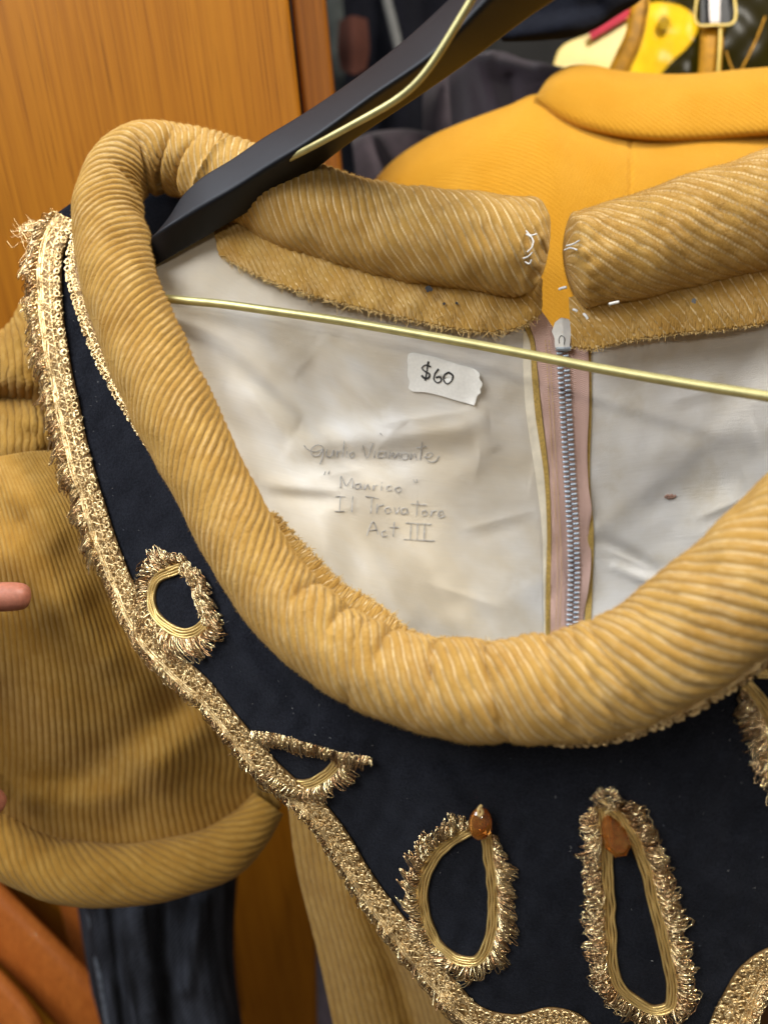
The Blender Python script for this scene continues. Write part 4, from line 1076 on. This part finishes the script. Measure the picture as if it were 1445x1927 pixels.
# ================================================================== YELLOW JACKET
jacket = thing('yellow_jacket', 'bright yellow wool jacket with stand collar hanging behind the corduroy costume', 'jacket', P(1150, 900, .56))
rows = [[(672,420,.60),(700,352,.585),(740,306,.575),(800,265,.566),(900,222,.556),(960,200,.552),(1010,180,.550),(1060,205,.546),(1150,235,.540),(1250,245,.536),(1350,243,.536),(1520,236,.538)],
        [(676,440,.590),(704,366,.574),(748,322,.562),(810,284,.552),(905,244,.543),(962,222,.540),(1014,206,.540),(1062,232,.538),(1150,262,.534),(1250,275,.531),(1350,272,.531),(1520,266,.533)],
        [(690,500,.575),(730,430,.556),(790,390,.544),(850,360,.534),(930,330,.527),(990,315,.525),(1040,310,.524),(1090,330,.523),(1170,345,.522),(1260,350,.521),(1360,345,.521),(1520,340,.523)],
        [(700,680,.58),(740,640,.560),(800,610,.547),(860,590,.538),(940,570,.531),(1000,560,.528),(1050,560,.527),(1100,570,.526),(1180,570,.526),(1270,570,.526),(1370,560,.526),(1520,560,.528)],
        [(700,900,.60),(740,880,.580),(800,860,.565),(860,850,.556),(940,850,.550),(1000,850,.548),(1050,850,.547),(1100,850,.546),(1180,850,.546),(1270,850,.546),(1370,850,.546),(1520,850,.548)]]
g = loft(rows, 260, 160, t=[0, .35, 1.6, 3.2, 4.6]); g[..., 2] += .002 * noise(g[..., :2], 90, 300)
q, s, t = seg_d(g[..., 0], g[..., 1], (1186, 262), (1178, 560)); g[..., 2] += .0016 * np.exp(-(q / 4) ** 2)
G3 = PG(g)
part('jacket_back', G3, quads(160, 260), M['wool'], jacket, attrs={'uvw': grid_uv(G3).reshape(-1, 3)}, thick=.003, label='yellow wool back with centre seam')
rows = [[(1022,176,.552),(1046,146,.556),(1072,131,.560),(1110,130,.564),(1160,140,.566),(1230,147,.566),(1300,147,.566),(1400,138,.566),(1540,128,.566)],
        [(1012,180,.546),(1036,146,.546),(1068,128,.548),(1110,125,.550),(1160,135,.550),(1230,142,.550),(1300,142,.550),(1400,133,.550),(1540,123,.550)],
        [(1010,183,.542),(1036,166,.538),(1070,152,.536),(1112,154,.535),(1162,165,.533),(1232,172,.532),(1302,172,.532),(1402,164,.532),(1540,155,.532)],
        [(1012,186,.541),(1042,196,.536),(1080,205,.532),(1120,215,.529),(1166,226,.527),(1236,232,.525),(1306,232,.525),(1406,226,.525),(1540,220,.525)],
        [(1016,190,.542),(1050,216,.538),(1090,234,.534),(1130,245,.531),(1172,253,.529),(1240,259,.527),(1310,258,.527),(1410,251,.527),(1540,243,.527)],
        [(1018,192,.548),(1052,217,.546),(1092,236,.543),(1132,247,.540),(1173,255,.538),(1241,261,.537),(1311,260,.537),(1411,253,.537),(1540,245,.537)]]
g = loft(rows, 220, 70); G3 = PG(g)
part('jacket_collar', G3, quads(70, 220), M['wool'], jacket, attrs={'uvw': grid_uv(G3).reshape(-1, 3)}, thick=.002, label='yellow stand collar')

# ================================================================== THINGS BEHIND
def cloth(name, label, cat, rows, mat, folds=(), nu=160, nv=120, thick=.002, nz_=(.002, 120, 5), partname='cloth', base=None, t=None):
    g = loft(rows, nu, nv, t); pp = g[..., :2]
    for (a, b, w, h) in folds:
        q, s, t_ = seg_d(pp[..., 0], pp[..., 1], a, b); g[..., 2] += h * np.exp(-(q / w) ** 2)
    g[..., 2] += nz_[0] * noise(pp, nz_[2], nz_[1])
    G3 = PG(g)
    tt = thing(name, label, cat, base if base is not None else G3[-1, nu // 2])
    part(partname, G3, quads(nv, nu), mat, tt, attrs={'uvw': grid_uv(G3).reshape(-1, 3)}, thick=thick)
    return tt, G3
au, _ = cloth('purple_garment', 'dark purple ribbed garment draped between the black hanger and yellow jacket', 'garment',
      [[(850,120,.66),(890,104,.63),(930,96,.62),(990,112,.62),(1060,128,.63),(1140,150,.65)],
       [(846,150,.64),(890,128,.612),(930,118,.605),(990,136,.606),(1060,150,.615),(1140,180,.64)],
       [(852,240,.63),(892,226,.604),(930,220,.598),(990,225,.60),(1060,230,.61),(1140,240,.63)],
       [(860,420,.63),(895,410,.61),(930,400,.605),(990,400,.606),(1060,400,.61),(1140,400,.63)]], M['ribknit'], [((905,120),(940,220),18,-.008),((940,105),(1000,118),10,.012),((960,150),(985,300),14,.006)], partname='shoulder')
g = loft([[(660,262,.66),(700,250,.65),(760,244,.64),(820,252,.645),(880,262,.66)],[(664,280,.645),(704,264,.635),(764,258,.625),(824,268,.63),(884,280,.65)],[(672,350,.64),(712,350,.632),(770,345,.622),(830,350,.63),(890,350,.65)],[(690,460,.65),(720,460,.64),(780,460,.63),(840,460,.64),(890,460,.65)]], 80, 60)
q, s, t = seg_d(g[..., 0], g[..., 1], (700, 260), (740, 350)); g[..., 2] += .008 * np.exp(-(q / 12) ** 2)
part('sleeve', PG(g), quads(60, 80), M['aubergine'], au, thick=.002, label='smooth purple fold lower left')
g = loft([[(800,130,.70),(830,110,.69),(870,100,.69)],[(796,200,.69),(832,190,.67),(876,180,.68)],[(800,330,.69),(838,330,.672),(880,330,.68)]], 50, 50)
part('fold', PG(g), quads(50, 50), M['aubergine'], au, thick=.002, label='upright purple fold')
cloth('black_garment', 'black woollen garment with white lint along the top edge', 'garment',
      [[(900,-130,.56),(1000,-130,.55),(1100,-130,.55),(1240,-130,.56)],[(930,-20,.53),(1010,-30,.525),(1100,-40,.525),(1230,-60,.54)],[(940,60,.525),(1010,50,.52),(1100,20,.52),(1215,-14,.535)],[(948,74,.535),(1010,72,.53),(1100,58,.53),(1180,14,.545)],[(950,72,.55),(1012,68,.55),(1100,54,.55),(1178,8,.56)]], M['black_wool'], [((960,40),(1120,10),20,.004)], base=P(1040, 60, .53), partname='hem')

card = thing('plastic_card', 'pale yellow plastic tag with red strip behind the amber vinyl', 'plastic tag', P(1180, 190, .68))
def plate(pts, d, th_, name, mat, parent, tilt=(0, 0), label=None):
    pts = np.asarray(pts, float); n = len(pts); c = pts.mean(0); rings = []
    for sc, dz in ((.02, th_), (1, th_), (1, 0), (.985, -th_ * .3), (.5, -th_ * .3), (.02, -th_ * .3)):
        q = c + (pts - c) * sc
        rings.append(P(q[:, 0], q[:, 1], d + dz + tilt[0] * (q[:, 0] - c[0]) + tilt[1] * (q[:, 1] - c[1])))
    return part(name, np.stack(rings), quads(6, n, True), mat, parent, smooth=False, label=label)
ol = np.concatenate([spl([(1040,125),(1052,92),(1110,62),(1180,28),(1225,4),(1260,4),(1300,22),(1314,46),(1300,80),(1262,118),(1235,150)], 50), spl([(1200,190),(1120,210),(1060,190),(1040,125)], 20)])
plate(ol, .69, .002, 'tag_body', M['card'], card)
plate([(1108,62),(1186,8),(1188,28),(1112,74)], .684, .001, 'red_strip', M['red'], card)
thh = np.arange(20) / 20 * 6.283
plate(np.stack([1250 + 11 * np.cos(thh), 42 + 14 * np.sin(thh)], -1), .6845, .001, 'tag_hole', plain('olive_hole', (0.30, 0.22, 0.03), .6), card)

bag = thing('vinyl_bag', 'translucent amber vinyl bag with strap and metal buckle at upper right', 'bag', P(1330, 200, .62))
g = loft([[(1190,-60,.63),(1300,-60,.62),(1400,-60,.62),(1560,-60,.63)],[(1178,60,.625),(1300,60,.612),(1400,60,.612),(1560,60,.625)],[(1160,220,.63),(1300,220,.62),(1400,220,.62),(1560,220,.63)]], 60, 40)
g[..., 2] += .001 * noise(g[..., :2], 33, 70)
part('vinyl_sheet', PG(g), quads(40, 60), M['vinyl'], bag, label='see-through amber sheet')
def bar(pts, w, th_, name, mat, parent, n=40, label=None):
    q = spl(pts, n); tq = nz(np.gradient(q[:, :2], axis=0)); nn = np.stack([-tq[:, 1], tq[:, 0]], -1)
    ww = np.broadcast_to(w, (n,)) if np.ndim(w) == 0 else np.interp(np.linspace(0, 1, n), np.linspace(0, 1, len(w)), w)
    prof = [(-1, 0), (-.9, -1), (-.3, -1.15), (.3, -1.15), (.9, -1), (1, 0), (.9, 1), (-.9, 1)]
    rings = [P(q[:, 0] + nn[:, 0] * ww * a / 2, q[:, 1] + nn[:, 1] * ww * a / 2, q[:, 2] + b * th_ / 2) for a, b in prof]
    V = np.stack(rings, 1); return part(name, V, quads(n, 8, True), mat, parent, label=label)
bar([(1212,-40,.618),(1202,20,.616),(1192,70,.616),(1172,115,.618),(1150,160,.62)], [34, 32, 38, 34], .004, 'bound_edge', M['amber_strip'], bag, label='dark amber bound edge')
bar([(1224,-40,.615),(1218,20,.613),(1208,70,.613),(1190,115,.615),(1170,160,.617)], 5, .003, 'edge_piping', M['amber_strip'], bag)
bar([(1340,46,.606),(1338,90,.606),(1334,150,.608),(1332,200,.61)], [46, 44, 48], .004, 'strap', M['amber_strip'], bag)
bar([(1356,46,.602),(1354,90,.602),(1350,150,.604)], 6, .004, 'strap_stitch_edge', M['card'], bag)
plate([(1318,-30),(1376,-30),(1376,44),(1318,44)], .604, .004, 'buckle_plate', M['ink'], bag)
plate([(1333,-30),(1356,-30),(1354,42),(1335,42)], .600, .003, 'buckle_tongue', M['steel'], bag)
bar([(1314,-30,.600),(1316,46,.600),(1345,46,.600),(1376,44,.600),(1380,-30,.600)], 5, .003, 'buckle_frame', M['card'], bag)
bar([(1366,95,.611),(1374,120,.611),(1390,150,.612)], 4, .002, 'seam', M['amber_strip'], bag)
bar([(1440,30,.611),(1420,80,.611),(1395,130,.612)], 4, .002, 'seam', M['amber_strip'], bag)

# far dim hanging clothes
cloth('dark_coat', 'black coat in the gloom behind the hanger', 'coat', [[(640,-80,.86),(740,-80,.83),(860,-80,.86)],[(650,120,.86),(740,120,.82),(860,120,.86)],[(640,460,.88),(740,460,.84),(900,460,.88)]], M['dark_cloth'], [((700,-50),(720,400),20,.02),((790,-50),(800,400),24,.02)], partname='coat_body')
cloth('rust_scarf', 'dim rust coloured cloth in the dark gap beside the wooden frame', 'cloth', [[(640,40,.80),(662,30,.79),(690,36,.80)],[(636,90,.80),(664,90,.785),(694,90,.80)],[(642,130,.80),(664,140,.79),(688,130,.80)]], M['orange_red'], partname='cloth_fold')
cloth('grey_garment', 'grey green garment in the dark gap beside the wooden frame', 'garment', [[(590,-80,.98),(640,-80,.96),(700,-80,.98)],[(590,120,.98),(640,120,.95),(700,120,.98)],[(590,460,1.0),(640,460,.97),(720,460,1.0)]], plain('greygreen_cloth', (0.045, 0.05, 0.045), .9, ns=40, var=.5), partname='coat_body')
st = thing('grey_strap', 'grey strap hanging behind the black hanger arm', 'strap', P(745, 70, .80))
bar([(722,-60,.80),(728,0,.80),(738,40,.80),(750,90,.80)], [17, 18, 18], .004, 'webbing', M['grey'], st)

# ---- wooden door and frame ---------------------------------------
def PLN(px, py, Y):                                           # photo point on the upright plane Y metres ahead, world axes
    r = np.array([(px - PW / 2) / F, -(py - PH / 2) / F, -1.0]) @ RM.T
    return CAM + r * (Y / r[1])
def wbox(x0, x1, y0, y1, z0, z1, name, mat, parent, bev=.003, label=None, rot=0):
    b = min(bev, abs(x1-x0)/3, abs(y1-y0)/3, abs(z1-z0)/3)
    me = bpy.data.meshes.new(name); import bmesh
    bm = bmesh.new(); bmesh.ops.create_cube(bm, size=1)
    for v_ in bm.verts: v_.co = Vector(((x0+x1)/2 + v_.co.x*(x1-x0), (y0+y1)/2 + v_.co.y*(y1-y0), (z0+z1)/2 + v_.co.z*(z1-z0)))
    bmesh.ops.bevel(bm, geom=bm.edges[:], offset=b, segments=3, affect='EDGES', profile=.5)
    org = ORG[parent] if parent is not None else np.zeros(3)
    for v_ in bm.verts: v_.co -= Vector(org)
    bm.to_mesh(me); bm.free(); me.materials.append(mat)
    for p_ in me.polygons: p_.use_smooth = False
    o = bpy.data.objects.new(name, me); COL.objects.link(o); o.parent = parent; ORG[o] = org
    if label: o['label'] = label
    return o
Y0 = .565
xr = PLN(548, 60, Y0)[0]; xf = PLN(618, 60, Y0 + .02)[0]
door = thing('wardrobe_door', 'orange varnished oak door with fine upright grain left of the costume', 'door', (np.array([xr - .3, Y0, 0]) - CAM) @ RM)
wbox(xr - .85, xr, Y0, Y0 + .03, .02, 2.2, 'door_panel', M['oak'], door)
wbox(xr + .0015, xf, Y0 + .008, Y0 + .07, .02, 2.2, 'door_frame', M['oak_dark'], door, label='darker oak upright beside the door')
wbox(xf - .01, xf + .3, Y0 + .075, Y0 + .09, .02, 1.02, 'lower_panel', M['oak_dark'], door)

# ---- jeans --------------------------------------------------------
jeans, JG = cloth('jeans', 'worn black denim jeans hanging below the corduroy sleeve', 'jeans',
      [[(120,1560,.66),(140,1560,.645),(230,1560,.630),(330,1560,.634),(430,1560,.650),(456,1560,.67)],
       [(146,1700,.66),(166,1700,.645),(240,1700,.632),(330,1700,.636),(420,1690,.650),(442,1690,.67)],
       [(166,1820,.67),(186,1820,.655),(255,1820,.640),(335,1820,.644),(415,1820,.658),(440,1820,.68)],
       [(196,1980,.69),(216,1980,.675),(280,1980,.660),(350,1980,.664),(440,1980,.675),(462,1980,.70)]], M['denim'],
      [((210,1700),(240,1950),12,.010),((300,1720),(330,1960),26,.014),((380,1700),(350,1860),18,-.010),((270,1720),(290,1900),16,-.006)], partname='leg', thick=.002)
q = spl([(152,1640,.654),(170,1720,.652),(188,1830,.660),(214,1980,.678)], 60)
part('side_seam', *tubes(P(q[:, 0], q[:, 1], q[:, 2] - .002)[None], np.full((1, 60), .003), 6), plain('denim_seam', (.10, .115, .14), .9, ns=150, var=.6), jeans)
cloth('plum_garment', 'dark plum garment hanging behind the corduroy body at the bottom', 'garment',
      [[(596,1560,.70),(640,1560,.69),(720,1560,.70)],[(596,1760,.72),(640,1760,.70),(720,1760,.71)],[(600,2000,.75),(650,2000,.73),(740,2000,.74)]], M['aubergine'], [((630,1600),(640,1990),10,.01)], partname='skirt')
cloth('gold_garment', 'soft gold cloth edge glimpsed beside the braid below the sleeve', 'garment', [[(560,1560,.62),(585,1548,.61),(620,1560,.62)],[(568,1610,.62),(590,1610,.612),(630,1610,.62)],[(586,1660,.63),(606,1664,.62),(640,1660,.63)]], plain('gold_cloth', (.30, .17, .04), .9), partname='edge_fold')

# ---- slanting wooden frame at lower left --------------------------
fr = thing('wooden_rack', 'orange wooden rack rail slanting down at the lower left behind the sleeve', 'rack', P(60, 1950, .66))
bar([(-140,1600,.70),(0,1738,.69),(100,1840,.69),(230,1975,.70)], [112, 112, 116, 120], .03, 'slanted_rail', M['orange_wood'], fr)
bar([(-120,1790,.67),(-40,1850,.665),(30,1930,.66),(70,2010,.66)], [90, 92, 96], .03, 'cross_rail', M['orange_wood'], fr)
bar([(120,1560,.745),(160,1700,.75),(210,1850,.76),(250,1990,.77)], [100, 104, 110], .02, 'upright', M['orange_wood'], fr)

# ---- person's hand holding the sleeve -----------------------------
person = thing('person', 'fingertip of a hand holding the corduroy sleeve at the left edge', 'person', P(-160, 1180, .43))
def skin_hand():
    vs, es, rs = [], [], []
    def V(px, py, d, r):
        vs.append(W3(P(px, py, d)) - ORG[person]); rs.append(r); return len(vs) - 1
    wr = V(-420, 1300, .44, .026); p0 = V(-330, 1260, .432, .028); p1 = V(-250, 1220, .428, .024)
    es += [(wr, p0), (p0, p1)]
    fa = V(-600, 1380, .45, .030); es.append((fa, wr))
    fing = [[(-190,1150,.420,.0100),(-110,1128,.414,.0094),(-40,1126,.412,.0088),(24,1122,.4150,.0086),(62,1124,.4195,.0078)],
            [(-190,1200,.428,.0098),(-110,1190,.450,.009),(-60,1200,.472,.0082),(-20,1215,.482,.007)],
            [(-200,1245,.436,.0094),(-130,1250,.460,.0086),(-80,1262,.480,.0078),(-40,1275,.490,.0068)],
            [(-215,1290,.442,.0084),(-160,1305,.462,.0076),(-120,1318,.478,.0068),(-90,1330,.486,.006)]]
    for f in fing:
        prev = p1
        for a in f:
            k = V(*a); es.append((prev, k)); prev = k
    prev = p0
    for a in [(-260,1330,.418,.0115),(-170,1400,.414,.0105),(-90,1470,.440,.0095),(4,1520,.468,.0085)]:
        k = V(*a); es.append((prev, k)); prev = k
    me = bpy.data.meshes.new('hand'); me.from_pydata([tuple(v) for v in vs], es, [])
    o = bpy.data.objects.new('hand', me); COL.objects.link(o); o.parent = person; ORG[o] = ORG[person]
    m = o.modifiers.new('skin', 'SKIN')
    for i, sv in enumerate(me.skin_vertices[0].data):
        sv.radius = (rs[i], rs[i]); sv.use_root = (i == 0)
    s = o.modifiers.new('sub', 'SUBSURF'); s.levels = 2; s.render_levels = 2
    me.materials.append(M['skin'])
    m.use_smooth_shade = True
    return o
skin_hand()

# ---- setting ------------------------------------------------------
def sheet(name, x0, x1, y0, y1, z, mat):
    me = bpy.data.meshes.new(name); me.from_pydata([(x0, y0, z), (x1, y0, z), (x1, y1, z), (x0, y1, z)], [], [(0, 1, 2, 3)])
    me.materials.append(mat); o = bpy.data.objects.new(name, me); COL.objects.link(o); o['kind'] = 'structure'; return o
sheet('floor', -6, 6, -6, 6, 0, M['floor'])
me = bpy.data.meshes.new('wall'); me.from_pydata([(-6, 1.25, 0), (6, 1.25, 0), (6, 1.25, 3), (-6, 1.25, 3)], [], [(0, 1, 2, 3)]); me.materials.append(M['wall'])
wl_ = bpy.data.objects.new('wall', me); COL.objects.link(wl_); wl_['kind'] = 'structure'
